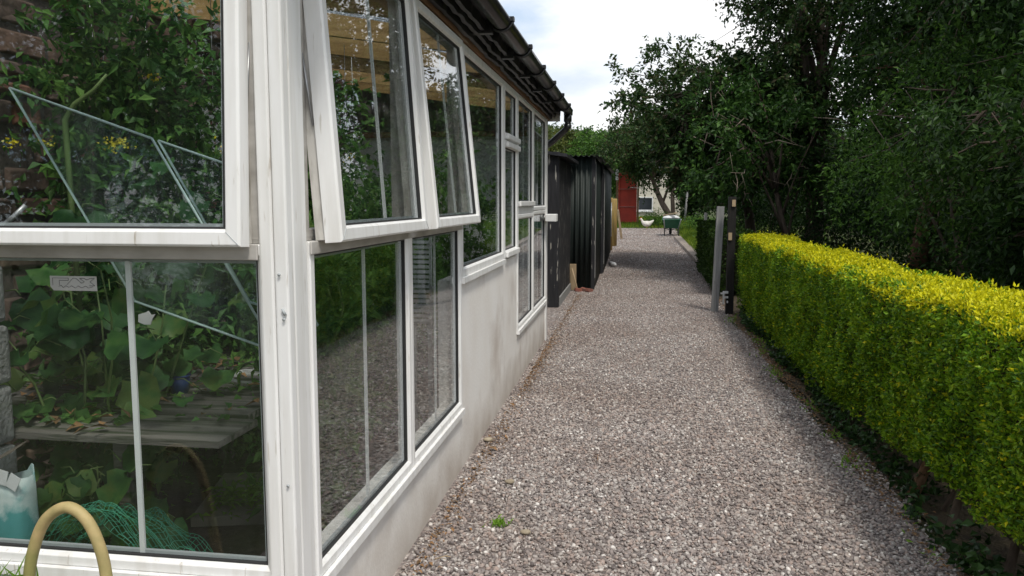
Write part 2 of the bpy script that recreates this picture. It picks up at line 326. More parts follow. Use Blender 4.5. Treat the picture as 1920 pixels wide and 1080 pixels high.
def gravel_mat():
    m = bpy.data.materials.new('gravel_bed'); m.use_nodes = True; t = m.node_tree; n = t.nodes; l = t.links; p = n['Principled BSDF']; p.inputs['Roughness'].default_value = .85
    co = n.new('ShaderNodeTexCoord'); v = n.new('ShaderNodeTexVoronoi'); v.inputs['Scale'].default_value = 48; l.new(co.outputs['Object'], v.inputs['Vector'])
    s = n.new('ShaderNodeSeparateColor'); l.new(v.outputs['Color'], s.inputs[0])
    r = n.new('ShaderNodeValToRGB'); e = r.color_ramp.elements
    for i, (q, c) in enumerate([(0, (.13, .115, .11)), (.35, (.22, .19, .18)), (.6, (.30, .25, .23)), (.85, (.38, .34, .31)), (1, (.62, .59, .56))]):
        if i > 1: e.new(q)
        e[min(i, len(e)-1)].position = q; e[min(i, len(e)-1)].color = (*c, 1)
    l.new(s.outputs[0], r.inputs[0])
    nn = n.new('ShaderNodeTexNoise'); nn.inputs['Scale'].default_value = .9; nn.inputs['Detail'].default_value = 6; l.new(co.outputs['Object'], nn.inputs['Vector'])
    rr = n.new('ShaderNodeValToRGB'); rr.color_ramp.elements[0].color = (.84, .79, .76, 1); rr.color_ramp.elements[1].color = (1, 1, 1, 1); rr.color_ramp.elements[0].position = .35; rr.color_ramp.elements[1].position = .6
    l.new(nn.outputs[0], rr.inputs[0]); mx = n.new('ShaderNodeMix'); mx.data_type = 'RGBA'; mx.blend_type = 'MULTIPLY'; mx.inputs[0].default_value = 1
    l.new(r.outputs[0], mx.inputs[6]); l.new(rr.outputs[0], mx.inputs[7]); l.new(mx.outputs[2], p.inputs['Base Color'])
    b = n.new('ShaderNodeBump'); b.invert = True; b.inputs['Distance'].default_value = .014; l.new(v.outputs['Distance'], b.inputs['Height']); l.new(b.outputs[0], p.inputs['Normal'])
    return m
def path_edge(y):
    wob = .04*math.sin(y*1.7)+.03*math.sin(y*4.1+1)
    if y < 14: r = 1.30+wob+max(0, 5.5-y)*.05
    elif y < 17: r = 1.30 + (y-14)/3*.12
    else: r = 1.42 - (y-17)/10*.14
    if y > 26: r += (y-26)*.12
    return (-1.6 if y < 14 else -1.2 if y < 30 else -1.2+(y-30)*.1, r)
ground_mesh('gravel_path', 0, 0, -3, 32.2, 9, 180, .006, gravel_mat(), path_edge)

def ico(sub):
    import bmesh
    b = bmesh.new(); bmesh.ops.create_icosphere(b, subdivisions=sub, radius=1); b.verts.ensure_lookup_table()
    V = np.array([v.co[:] for v in b.verts]); Fc = np.array([[v.index for v in f.verts] for f in b.faces]); b.free(); return V, Fc
def pebbles(name, n, x0, x1, y0, y1, sub, smin, smax, mat, smooth=True, fit=True, lift=.2):
    IV, IF = ico(sub); X = rng.uniform(x0, x1, n); Y = y0+(y1-y0)*rng.random(n)
    if fit:
        e = np.array([path_edge(y)[1] for y in Y]); k = (X < e-.02+rng.normal(0, .05, n)); X = X[k]; Y = Y[k]
    n = len(X); s = smin+(smax-smin)*rng.random(n)**2.2
    sc3 = np.stack([s, s*rng.uniform(.62, .95, n), s*rng.uniform(.35, .65, n)], 1)
    q = rng.normal(size=(n, 4)); q[:, 1:3] *= .35; q /= np.linalg.norm(q, axis=1, keepdims=True); w_, x, y, z = q.T
    R = np.stack([1-2*(y*y+z*z), 2*(x*y-w_*z), 2*(x*z+w_*y), 2*(x*y+w_*z), 1-2*(x*x+z*z), 2*(y*z-w_*x), 2*(x*z-w_*y), 2*(y*z+w_*x), 1-2*(x*x+y*y)], 1).reshape(n, 3, 3)
    base = IV[None]*(1+rng.normal(0, .09, (n, len(IV), 1)))*sc3[:, None, :]
    VV = np.einsum('nij,nkj->nki', R, base); Z = gza(Y)+.006+sc3[:, 2]*lift+rng.random(n)*.006
    VV += np.stack([X, Y, Z], 1)[:, None, :]
    FF = (IF[None]+(np.arange(n)*len(IV))[:, None, None]).reshape(-1, 3)
    return npmesh(name, VV.reshape(-1, 3), FF, mat, smooth=smooth)
def pebble_mat():
    m = bpy.data.materials.new('pebble'); m.use_nodes = True; t = m.node_tree; n = t.nodes; l = t.links; p = n['Principled BSDF']; p.inputs['Roughness'].default_value = .7
    g = n.new('ShaderNodeNewGeometry'); r = n.new('ShaderNodeValToRGB'); e = r.color_ramp.elements
    cs = [(0, (.14, .12, .115)), (.25, (.24, .21, .20)), (.45, (.32, .275, .255)), (.6, (.39, .305, .265)), (.78, (.38, .35, .325)), (.94, (.47, .435, .405)), (1, (.78, .75, .71))]
    while len(e) < len(cs): e.new(.5)
    for i, (q, c) in enumerate(cs): e[i].position = q; e[i].color = (*c, 1)
    l.new(g.outputs['Random Per Island'], r.inputs[0])
    co = n.new('ShaderNodeTexCoord'); nn = n.new('ShaderNodeTexNoise'); nn.inputs['Scale'].default_value = .9; nn.inputs['Detail'].default_value = 6; l.new(co.outputs['Object'], nn.inputs['Vector'])
    rr = n.new('ShaderNodeValToRGB'); rr.color_ramp.elements[0].color = (.84, .80, .775, 1); rr.color_ramp.elements[1].color = (1, 1, 1, 1); rr.color_ramp.elements[0].position = .35; rr.color_ramp.elements[1].position = .6
    l.new(nn.outputs[0], rr.inputs[0]); mx = n.new('ShaderNodeMix'); mx.data_type = 'RGBA'; mx.blend_type = 'MULTIPLY'; mx.inputs[0].default_value = 1
    l.new(r.outputs[0], mx.inputs[6]); l.new(rr.outputs[0], mx.inputs[7]); l.new(mx.outputs[2], p.inputs['Base Color'])
    return m
PM = pebble_mat()
tag(pebbles('gravel', 46000, -.94, 1.5, 2.6, 6.2, 2, .0055, .0145, PM), kind='stuff')
tag(pebbles('gravel', 80000, -1.0, 1.5, 6.2, 15, 1, .0065, .0145, PM), kind='stuff')
tag(pebbles('gravel', 26000, -1.1, 1.8, 15, 32, 1, .010, .02, PM), kind='stuff')
# trodden earth and leaf litter beside the hedge
ground_mesh('soil_border', 0, 0, -2, 13.4, 5, 80, .012, M('leaf_litter', (.055, .042, .028), (.11, .085, .05), scale=14, rough=1, bump=.02, bscale=60), lambda y: (1.31+max(0, 5.5-y)*.05+.04*math.sin(y*2.3)+.03*math.sin(y*5), 2.6))

# ------------------------------------------------------------ the lean-to
WX = -0.95; FY = 2.09; YE = 8.80
X_, Y_, Z_ = Vector((1, 0, 0)), Vector((0, 1, 0)), Vector((0, 0, 1))
bl = thing('lean_to', 'white framed glasshouse lean-to with open casements on a pale rendered base', 'greenhouse', (WX, FY, 0))
# base wall along the path (stepped top), its face 25 mm behind the frames
mb = MB(); xf, xb = WX-.012, WX-.14
mb.box(xb, xf, 2.21, 4.37, 0, .37); mb.box(xb, xf, 4.3705, 5.9, 0, 1.10); mb.box(xb, xf, 5.9005, 6.56, 0, 1.10); mb.box(xb, xf, 6.5605, YE, 0, .46)
o = mb.build('base_wall', MT['wall'], bl)
mb = MB(); mb.box(-3.4, -1.04, FY+.02, FY+.12, 0, .405); mb.build('front_base_panel', MT['white_board'], bl)
# corner post: three boards with open joints
mb = MB()
mb.box(-1.03, -.99, FY, FY+.09, 0, 2.44); mb.box(-.9885, WX+.002, FY+.003, 2.135, 0, 2.44); mb.box(-1.0, WX+.001, 2.1375, 2.205, .0, 2.44); mb.box(-1.0, WX-.006, 2.207, 2.25, 0, 2.44)
po = mb.build('corner_post', MT['upvc'], bl, bevel=.006)
mb = MB()
for (x, z) in ((-.972, 1.345), (-.962, 1.22), (-.965, .74)): mb = MB(); mb.tube([(x, FY-.001, z), (x, FY-.004, z)], .0045, 10); mb.build('screw', MT['spacer'], po)
mb = MB(); mb.tube([(-.958, FY-.001, 1.232), (-.966, FY-.003, 1.25)], [.0045, .003], 8); mb.build('chipped_filler', MT['spacer'], po)
FP = [(0, -.055), (0, -.004), (.004, 0), (.030, 0), (.042, -.012), (.042, -.055)]      # outer frame profile
SP = [(0, -.045), (0, -.005), (.005, 0), (.042, 0), (.056, -.013), (.056, -.045)]      # sash profile
def panefit(par, O, U, V, Nn, u0, u1, v0, v1, ins, bars=1, dirt=None):
    g = MB(); g.frame(O, U, V, Nn, u0, u1, v0, v1, [(ins-.001, -.030), (ins-.001, -.0135), (ins+.005, -.0150), (ins+.005, -.030)]); g.build('gasket', MT['gasket'], par)
    g = MB(); g.plate(O, U, V, Nn, u0+ins, u1-ins, v0+ins, v1-ins, -.026, -.022); g.build('pane', MT['glass'], par)
    g = MB(); g.frame(O, U, V, Nn, u0, u1, v0, v1, [(ins+.001, -.040), (ins+.001, -.028), (ins+.014, -.028), (ins+.014, -.040)]); g.build('spacer', MT['spacer'], par)
    for b in range(bars):
        c = u0+(u1-u0)*(b+1)/(bars+1)*1.04
        g = MB(); g.plate(O, U, V, Nn, c-.0075, c+.0075, v0+ins+.012, v1-ins-.012, -.036, -.0275); g.build('glazing_bar', MT['bar'], par)
O2 = Vector((WX, 0, 0))
def fixed(u0, u1, v0, v1, bars=1, name='window', sill=False, O=O2, U=Y_, Nn=X_, mat='upvc', wide=0):
    m = MB(); p = [(i+(wide if i > .005 else 0), d) for i, d in FP]
    m.frame(O, U, Z_, Nn, u0, u1, v0, v1, p)
    if sill: m.plate(O, U, Z_, Nn, u0, u1, v0-.035, v0-.0005, -.05, .014)
    f = m.build(name, MT[mat], bl, bevel=.0015)
    panefit(f, O, U, Z_, Nn, u0, u1, v0, v1, .042+wide, bars); return f
def casement(u0, u1, vb, vt, ang, O=O2, U=Y_, Nn=X_, bars=1, fmat='upvc_grey', ins=.02):
    """outer frame with an opened top-hung sash"""
    m = MB(); m.frame(O, U, Z_, Nn, u0, u1, vb, vt, [(0, -.07), (0, -.022), (.012, -.018), (.034, -.018), (.034, -.07)])
    f = m.build('window', MT[fmat], bl)
    a = math.radians(ang); Vt = (Z_*math.cos(a) - Nn*math.sin(a)); Nt = (Nn*math.cos(a) + Z_*math.sin(a))
    Ot = O + Z_*(vt-.012) + Nn*(-.005)
    H = vt-vb-.004
    s = MB(); s.frame(Ot, U, Vt, Nt, u0+ins, u1-ins, -H, 0, [(0, -.030), (0, .02), (.006, .026), (.040, .026), (.050, .010), (.050, -.030)])
    sash = s.build('sash', MT['upvc'], bl, bevel=.0015)
    # ragged inner rebate of the sash
    s = MB(); s.frame(Ot, U, Vt, Nt, u0+ins, u1-ins, -H, 0, [(.010, -.062), (.010, -.0305), (.044, -.0305), (.044, -.062)])
    s.build('rebate', MT['upvc_old'], sash)
    On = Ot + Nt*.026
    panefit(sash, On, U, Vt, Nt, u0+ins, u1-ins, -H, 0, .050, bars); tag(sash, 'top-hung casement sash pushed open')
    for cu, sg in ((u0+ins, 1), (u1-ins, -1)):
        s = MB(); c0 = Ot+U*(cu+sg*.005)+Vt*(-H+.005)+Nt*.0264; s.tube([c0, c0+(U*sg+Vt)*.036], .0009, 5); s.build('mitre_joint', MT['spacer'], sash)
    # friction stay
    s = MB(); e0 = O+U*(u0+.02)+Z_*(vb+.55)-Nn*.02; e1 = Ot+U*(u0+.03)+Vt*(-H+.35)-Nt*.035
    s.tube([e0, e1], .0035, 6); s.build('stay', MT['steel'], sash)
    return sash
# lower fixed lights, nearest pair
fixed(2.255, 3.335, .375, 1.4285, sill=True); fixed(3.3355, 4.37, .375, 1.4285, sill=True)
# open casements above
casement(2.262, 3.335, 1.43, 2.42, 4.0, ins=.026); casement(3.3355, 4.37, 1.43, 2.42, 5.6, ins=.028)
m = MB(); m.plate(O2, Y_, Z_, X_, 2.25, 4.37, 1.390, 1.4295, .0005, .008); m.build('transom', MT['upvc_grey'], bl, bevel=.003)
# tall fixed light
fixed(4.375, 5.86, 1.12, 2.42, bars=0, sill=True, wide=.01)
# small vent above a narrow light
fixed(5.865, 6.56, 1.12, 2.0, bars=0, sill=False, wide=.012)
fixed(5.865, 6.56, 2.003, 2.42, bars=0, wide=.012)
def rail(u0, u1, v0, v1, d0, d1):
    m = MB(); m.plate(O2, Y_, Z_, X_, u0, u1, v0, v1, d0, d1); m.build('vent_rail', MT['upvc'], bl, bevel=.006)
rail(5.93, 6.545, 2.005, 2.045, .0005, .026); rail(5.93, 6.545, 1.945, 1.985, .0005, .026); rail(5.93, 6.545, 1.122, 1.165, .0005, .02)
# far pair, upper and lower
fixed(6.565, 7.60, 1.50, 2.42); fixed(6.565, 7.60, .465, 1.435, sill=True)
rail(6.62, 7.59, 1.502, 1.545, .0005, .02); rail(6.57, 7.595, 1.4355, 1.495, -.05, -.004)
fixed(7.605, 8.70, 1.455, 2.42); fixed(7.605, 8.70, .465, 1.45, sill=True)
m = MB(); m.box(WX-.06, WX+.004, 8.704, YE+.01, .0, 2.42); m.build('end_post', MT['upvc'], bl, bevel=.004)
m = MB(); m.box(WX+.003, WX+.125, 8.56, 8.72, 1.325, 1.405); m.tube([(WX-.02, 8.64, 1.365), (WX+.02, 8.64, 1.365)], .03); m.build('vent_box', MT['upvc'], bl, bevel=.006)
# front facade
O1 = Vector((0, FY+.006, 0)); MX = -X_; NY = -Y_
fixed(1.002, 2.20, .445, 1.4285, bars=0, O=O1, U=MX, Nn=NY, sill=True)
fixed(2.2005, 3.20, .445, 1.4285, bars=0, O=O1, U=MX, Nn=NY, sill=True)
g = MB(); g.plate(O1, MX, Z_, NY, 1.445, 1.462, .492, 1.375, -.034, -.027); g.build('glazing_bar', MT['bar'], bl)
casement(1.030, 2.20, 1.43, 2.42, 3.2, O=O1, U=MX, Nn=NY, bars=0)
casement(2.2005, 3.20, 1.43, 2.42, 3.2, O=O1, U=MX, Nn=NY, bars=0)
m = MB(); m.plate(O1, MX, Z_, NY, 1.034, 3.2, 1.384, 1.4295, .0005, .010); m.build('transom', MT['upvc_grey'], bl, bevel=.003)
# wall plate, felt, gutter
m = MB(); m.box(WX-.09, WX+.012, 2.05, 8.95, 2.424, 2.52); m.build('wall_plate', MT['plate'], bl, bevel=.004)
m = MB(); m.box(-3.4, -1.045, FY-.012, FY+.09, 2.424, 2.52); m.build('wall_plate', MT['plate'], bl, bevel=.004)
# ragged roofing felt folded over the eave: lapped strips
m = MB()
for k in range(3):
    ny = 120; 
    vs = []; fs = []
    for i in range(ny+1):
        y = 1.95+(9.05-1.95)*i/ny; w_ = .012*noise.noise(Vector((y*2.1, k*3, 0)))+.008*noise.noise(Vector((y*9, k, 3)))
        x = WX+.018+k*.04+w_; z0 = 2.445+k*.02+w_*.8; z1 = 2.53+k*.006
        vs += [(x, y, z0), (x+.02, y, z0+.003), (x+.025+w_, y, z1), (x, y, z1)]
    for i in range(ny):
        for j in range(4): fs.append((i*4+j, i*4+(j+1) % 4, (i+1)*4+(j+1) % 4, (i+1)*4+j))
    fs += [(0, 1, 2, 3), (ny*4+3, ny*4+2, ny*4+1, ny*4)]
    m.add(vs, fs, False)
m.box(WX+.0, -.74, 1.95, 9.0, 2.545, 2.56)
m.build('roofing_felt', MT['felt'], bl)
# roof boards edge (black fascia board at far end)
m = MB(); m.box(WX-.05, -.83, 8.952, 8.985, 2.42, 2.54); m.build('barge_board', MT['upvc_grey'], bl)
GX, GZ = -.745, 2.545
g = MB(); n = 10; vs = []; fs = []
for y in (1.9, 9.02):
    for k in range(n+1):
        t = math.pi+math.pi*k/n
        vs.append((GX+.055*math.cos(t), y, GZ+.055*math.sin(t)))
    for k in range(n+1):
        t = math.pi+math.pi*(n-k)/n
        vs.append((GX+.050*math.cos(t), y, GZ+.050*math.sin(t)))
K = 2*n+2
for k in range(K): fs.append((k, (k+1) % K, K+(k+1) % K, K+k))
fs.append(tuple(range(K-1, -1, -1))); fs.append(tuple(range(K, 2*K)))
g.add(vs, fs, True); gut = g.build('gutter', MT['gutter'], bl)
for i, y in enumerate([2.6, 3.6, 4.5, 5.3, 6.1, 6.9, 7.7, 8.5]):
    b = MB(); b.tube([(GX+.064*math.cos(math.pi+math.pi*k/8), y, GZ+.064*math.sin(math.pi+math.pi*k/8)) for k in range(9)], .010, 6)
    b.box(WX+.03, GX-.05, y-.025, y+.025, 2.47, 2.542); b.box(GX+.045, GX+.072, y-.02, y+.02, GZ-.012, GZ+.012); b.build('bracket', MT['gutter'], gut)
m = MB(); m.tube([(GX, 8.975, GZ-.03), (GX, 8.975, GZ-.11), (GX, 8.975, 2.36), (GX-.03, 8.985, 2.325), (-.93, 9.05, 2.20), (-1.02, 9.08, 2.14), (-1.06, 9.08, 2.05), (-1.06, 9.08, 0.05)], .034, 12)
m.tube([(GX, 8.975, GZ-.13), (GX, 8.975, GZ-.055)], .044, 12); m.tube([(GX-.0, 8.975, 2.39), (GX-.002, 8.976, 2.34)], .041, 12); m.tube([(GX, 9.03, GZ-.055), (GX, 9.03, GZ+.01)], .05, 10)
m.build('downpipe', MT['gutter'], bl)
# rafters and clear roofing sheet
RS = .19
def rz(x): return 2.545 + (-.9-x)*RS
for i in range(8):
    y = 2.35+i*.9; m = MB(); x0, x1 = -3.19, -.97; d = .19
    vs = [(x, yy, rz(x)+dz) for x in (x0, x1) for yy in (y, y+.05) for dz in (-d if x == x0 else -.10, 0)]
    m.add(vs, [(0, 1, 3, 2), (4, 6, 7, 5), (0, 4, 5, 1), (2, 3, 7, 6), (0, 2, 6, 4), (1, 5, 7, 3)]); m.build('rafter', MT['pine'], bl)
for i in range(4):
    y = 4.05+i*1.35; m = MB(); vs = [(x, yy, rz(x)+dz) for x in (-3.19, -1.0) for yy in (y, y+.42) for dz in (.003, .018)]
    m.add(vs, [(0, 1, 3, 2), (4, 6, 7, 5), (0, 4, 5, 1), (2, 3, 7, 6), (0, 2, 6, 4), (1, 5, 7, 3)]); m.build('roof_board', MT['pine'], bl)
def corr(name, P0, U, V, lu, lv, mat, parent, pitch=.076, amp=.010, th=.002, Nn=None):
    n = int(lu/pitch*8); vs = []; fs = []; Nn = Nn or U.cross(V).normalized()
    for i in range(n+1):
        u = lu*i/n; a = amp*math.sin(2*math.pi*u/pitch)
        for v in (0, lv):
            for t in (-th, th): vs.append(P0+U*u+V*v+Nn*(a+t))
    for i in range(n):
        a = i*4; b = a+4
        fs += [(a, b, b+2, a+2), (a+1, a+3, b+3, b+1), (a, a+1, b+1, b), (a+2, b+2, b+3, a+3)]
    fs += [(0, 2, 3, 1), (n*4, n*4+1, n*4+3, n*4+2)]
    m = MB(); m.add(vs, fs, True); o = m.build(name, mat, parent)
    return o
sv = Vector((-1, 0, RS)).normalized()
corr('roof_sheet', Vector((-.80, 2.0, rz(-.80)+.042)), Y_, sv, 6.95, 2.48, MT['roof_clear'], bl, amp=.012)
# end wall seen through the casements
corr('end_sheet', Vector((-3.19, 8.72, 2.28)), X_, Z_, 2.13, .6, MT['corr_grey'], bl, pitch=.10, amp=.014)
m = MB(); m.box(-3.19, -1.06, 8.69, 8.70, 0, 2.26); m.build('end_panel', MT['white_board'], bl)
m = MB(); m.box(-3.19, -1.06, 8.64, 8.685, 2.24, 2.30); m.build('end_rail', MT['plate'], bl)
# a louvred panel inside the second light
m = MB(); LV = Vector((-1.35, 4.72, 0)); m.frame(LV, X_, Z_, NY, 0, .135, .80, 1.34, [(0, -.02), (0, .01), (.012, .01), (.012, -.02)])
for k in range(17):
    z = .825+k*.030; p = LV+Z_*z; d = X_; nn = NY
    m.add([p+d*.011, p+d*.124, p+d*.124+nn*.014-Z_*.016, p+d*.011+nn*.014-Z_*.016, p+d*.011+Z_*.004, p+d*.124+Z_*.004, p+d*.124+nn*.016-Z_*.012, p+d*.011+nn*.016-Z_*.012], [(0, 1, 2, 3), (4, 7, 6, 5), (0, 4, 5, 1), (1, 5, 6, 2), (2, 6, 7, 3), (3, 7, 4, 0)])
m.box(-1.345, -1.32, 4.725, 4.745, 0, .80); m.box(-1.245, -1.22, 4.725, 4.745, 0, .80)
tag(m.build('louvre_panel', MT['white_board']), 'pale louvred vent panel standing inside behind the second low window', 'vent panel')

# ------------------------------------------------------------ stone wall behind
def stone_mat():
    m = M('rubble_stone', (.13, .10, .085), (.21, .16, .135), scale=8, rough=.95, bump=.01, bscale=25)
    t = m.node_tree; n = t.nodes; l = t.links; p = n['Principled BSDF']; src = p.inputs['Base Color'].links[0].from_socket
    g = n.new('ShaderNodeNewGeometry'); r = n.new('ShaderNodeValToRGB'); e = r.color_ramp.elements
    cs = [(0, (.55, .5, .48)), (.3, (.9, .85, .8)), (.6, (1, .8, .68)), (.8, (1.3, .75, .55)), (1, (1.35, 1.3, 1.25))]
    while len(e) < len(cs): e.new(.5)
    for i, (q, c) in enumerate(cs): e[i].position = q; e[i].color = (*c, 1)
    l.new(g.outputs['Random Per Island'], r.inputs[0]); mx = n.new('ShaderNodeMix'); mx.data_type = 'RGBA'; mx.blend_type = 'MULTIPLY'; mx.inputs[0].default_value = 1
    l.new(src, mx.inputs[6]); l.new(r.outputs[0], mx.inputs[7]); l.new(mx.outputs[2], p.inputs['Base Color']); return m
SW = thing('stone_wall', 'tall rubble stone wall behind the plants inside the glasshouse', 'wall', (-3.3, 6, 0))
m = MB(); z = 0
m.box(-3.6, -3.25, 1.0, 13, 0, 4.2); m.build('mortar', M('mortar', (.09, .075, .065), (.13, .11, .095), scale=9, rough=1, bump=.01), SW)
m = MB()
while z < 4.1:
    hh = random.uniform(.09, .19); y = 1.0+random.uniform(-.1, 0)
    while y < 12.8:
        ww = random.uniform(.16, .45)
        if random.random() > .04:
            x = -3.25+random.uniform(.012, .05); j = lambda: random.uniform(-.012, .012); a, b, c, d = y+.012, y+ww-.012, z+.012, z+hh-.012
            vs = [(-3.26, a, c), (-3.26, b, c), (-3.26, b, d), (-3.26, a, d), (x+j(), a+.015+j(), c+.015+j()), (x+j(), b-.015+j(), c+.015+j()), (x+j(), b-.015+j(), d-.015+j()), (x+j(), a+.015+j(), d-.015+j())]
            m.add(vs, [(4, 5, 6, 7), (0, 1, 5, 4), (1, 2, 6, 5), (2, 3, 7, 6), (3, 0, 4, 7)])
        y += ww
    z += hh
m.build('stonework', stone_mat(), SW, bevel=.008)
# block pier at the left edge
pier = thing('block_pier', 'grey concrete block pier inside the front window at left edge', 'pier', (-2.15, 2.45, 0))
for i in range(7):
    m = MB(); jx = random.uniform(-.012, .012); r_ = 8
    x0, x1, z0, z1 = -2.62, -2.255+jx, i*.222, i*.222+.212
    m.box(x0, x1, 2.36, 2.58, z0, z1); b = m.build('block', MT['block'], pier, bevel=.018)
# floor inside
m = MB(); m.box(-3.25, -1.1, 2.22, 8.7, .0, .03); tag(m.build('soil_floor', MT['soil']), kind='structure')
# ------------------------------------------------------------ things inside the glasshouse
_f = Vector((-math.sin(psi)*math.cos(th), math.cos(psi)*math.cos(th), -math.sin(th))); _r = Vector((math.cos(psi), math.sin(psi), 0)); _u = _r.cross(_f)
def at(px, py, Y):
    d = _f*F + _r*(px-960) - _u*(py-540); t = Y/d.y; return Vector((d.x*t, Y, CAMH+d.z*t))
def sheet(pts, name, label):
    t = thing(name, label, 'glass sheet', pts[3])
    n = (pts[1]-pts[0]).cross(pts[2]-pts[0]).normalized()*.003
    m = MB(); m.add([p-n for p in pts]+[p+n for p in pts], [(0, 1, 2, 3), (7, 6, 5, 4), (0, 4, 5, 1), (1, 5, 6, 2), (2, 6, 7, 3), (3, 7, 4, 0)]); m.build('pane', MT['glass_loose'], t)
    m = MB()
    for i in range(4): a, b = pts[i], pts[(i+1) % 4]; m.tube([a, b], .0045, 5)
    m.build('edge', MT['glass_edge'], t)
sheet([at(18, 165, 2.50), at(285, 260, 2.46), at(520, 660, 2.40), at(253, 565, 2.44)], 'glass_sheet', 'wide loose glass sheet leaning inside behind the front window')
sheet([at(297, 264, 2.58), at(425, 308, 2.56), at(596, 610, 2.50), at(468, 566, 2.52)], 'glass_sheet', 'narrow loose glass sheet leaning inside against the corner post')
# bench
t = thing('potting_bench', 'low bench of weathered grey boards inside among the leaves', 'bench', (-2.1, 3.4, 0))
for i in range(6):
    m = MB(); y = 2.60+i*.33; m.box(-2.95, -1.46-.03*(i % 3)-.03*i, y, y+.300, .665, .69+.006*((i*7) % 3)); m.build('board', MT['bench'], t)
for x in (-2.75, -1.95):
    for y in (2.7, 4.1): m = MB(); m.box(x, x+.06, y, y+.06, .03, .6645); m.build('leg', MT['bench'], t)
m = MB(); m.tube([(-1.98, 3.5, .721), (-1.98, 3.5, .722)], .001)
m = MB()
for k in range(5):
    r_ = .13+.012*k; c = Vector((-1.78+.01*k, 3.55+.01*k, .696+.004*k)); m.tube([c+Vector((r_*math.cos(a/16*2*math.pi), r_*.9*math.sin(a/16*2*math.pi), .004*math.sin(a))) for a in range(17)], .0022, 5, cap=False)
tag(m.build('wire_coil', MT['string']), 'coil of pale wire lying on the bench', 'wire')
m = MB(); m.tube([(-2.0, 3.25, .691), (-2.0, 3.25, .77)], [.035, .045], 12); m.tube([(-2.0, 3.25, .77), (-2.0, 3.25, .775)], [.05, .05], 12); tag(m.build('plant_pot', MT['blue']), 'small dark blue pot standing left of the wire coil', 'pot')
m = MB(); m.tube([(-1.68, 3.85, .691), (-1.68, 3.85, .80)], [.03, .04], 12); m.tube([(-1.68, 3.85, .80), (-1.68, 3.85, .805)], [.044, .044], 12); tag(m.build('plant_pot', MT['blue']), 'small dark blue pot standing right of the wire coil', 'pot')
for i, (x, y, a, l, wd, z, lb) in enumerate([(-1.90, 3.68, .25, .62, .42, .03, 'concrete slab on the floor beneath the wilted cuttings'), (-2.2, 4.6, .12, .6, .5, .03, 'concrete slab on the floor behind the one with cuttings'), (-1.35, 5.6, .05, .6, .5, .03, 'farthest concrete slab on the glasshouse floor')]):
    m = MB(); R_ = Matrix.Translation((x, y, z)) @ Matrix.Rotation(a, 4, 'Z'); m.box(-wd/2, wd/2, -l/2, l/2, .0, .05, R_); tag(m.build('paving_slab', MT['slab'], bevel=.006), lb, 'slab')
m = MB(); m.box(-.09, .09, -.7, .7, 0, .03, Matrix.Translation((-1.75, 4.1, .28)) @ Matrix.Rotation(.35, 4, 'Z') @ Matrix.Rotation(.33, 4, 'X')); tag(m.build('plank', MT['bench']), 'grey plank propped up beside the bench inside', 'plank')
# wilted cuttings on the slab
P = np.stack([rng.normal(-1.86, .10, 260), rng.normal(3.58, .12, 260), .085+rng.random(260)*.05], 1)
tag(leaves('cuttings', P, rnd(260)*[1, 1, .3], rnd(260)*[.4, .4, .1]+[0, 0, 1], rng.uniform(.03, .09, 260), rng.uniform(.015, .03, 260), L_['weed']), 'heap of wilted green cuttings on the floor slab', 'cuttings', kind='stuff')
n = 700; P = np.stack([rng.uniform(-2.9, -1.52, n), rng.uniform(2.62, 4.5, n), .705+rng.random(n)*.02], 1); k = np.array([noise.noise(Vector((a*2.6, b*2.6, 4))) for a, b in zip(P[:, 0], P[:, 1])]) > -.05; P = P[k]; n = len(P)
tag(leaves('bench_litter', P, rnd(n)*[1, 1, .2], rnd(n)*[.4, .4, .1]+[0, 0, 1], rng.uniform(.03, .10, n), rng.uniform(.015, .05, n), [L_['house_plant'], MT['dead']], mi=(rng.random(n) < .4).astype(int)), kind='stuff')
# sack
def sack():
    t = thing('paper_sack', 'torn teal and white paper sack standing in the front window', 'sack', (-1.98, 2.33, .03))
    m = MB(); n = 20; lv = [(.03, .085, .05), (.2, .10, .06), (.4, .098, .058), (.50, .10, .055), (.58, .098, .052), (.635, .096, .048)]; vs = []; fs = []
    for li, (z, a, b) in enumerate(lv):
        for k in range(n):
            q = 2*math.pi*k/n; cx = math.copysign(abs(math.cos(q))**.45, math.cos(q)); cy = math.copysign(abs(math.sin(q))**.45, math.sin(q))
            zz = z + (.035*noise.noise(Vector((k*.9, 2, 1)))+(.03 if k in (2, 3, 9) else 0) if li == len(lv)-1 else 0); w_ = 1+.05*noise.noise(Vector((cx*2, cy*2, z*9)))
            vs.append((-2.075+a*cx*w_, 2.305+b*cy*w_, zz))
    for li in range(len(lv)-1):
        for k in range(n): fs.append((li*n+k, li*n+(k+1) % n, (li+1)*n+(k+1) % n, (li+1)*n+k))
    fs.append(tuple(range(n-1, -1, -1))); m.add(vs, fs, True); o = m.build('sack_body', MT['sack'], t); s_ = o.modifiers.new('s', 'SOLIDIFY'); s_.thickness = .003
    m = MB(); m.box(-.10, .10, -.04, .045, 0, .003, Matrix.Translation((-2.09, 2.30, .69)) @ Matrix.Rotation(-.5, 4, 'Y') @ Matrix.Rotation(.2, 4, 'X')); m.build('flap', MT['card'], t)
    m = MB()
    for q in range(5): m.box(-.02, .02, -.001, .001, 0, .05, Matrix.Translation((-2.14+.035*q, 2.25, .615+.012*(q % 2))) @ Matrix.Rotation(.25*(q-2), 4, 'Y'))
    m.build('torn_edge', MT['plastic_white'], t)
sack()
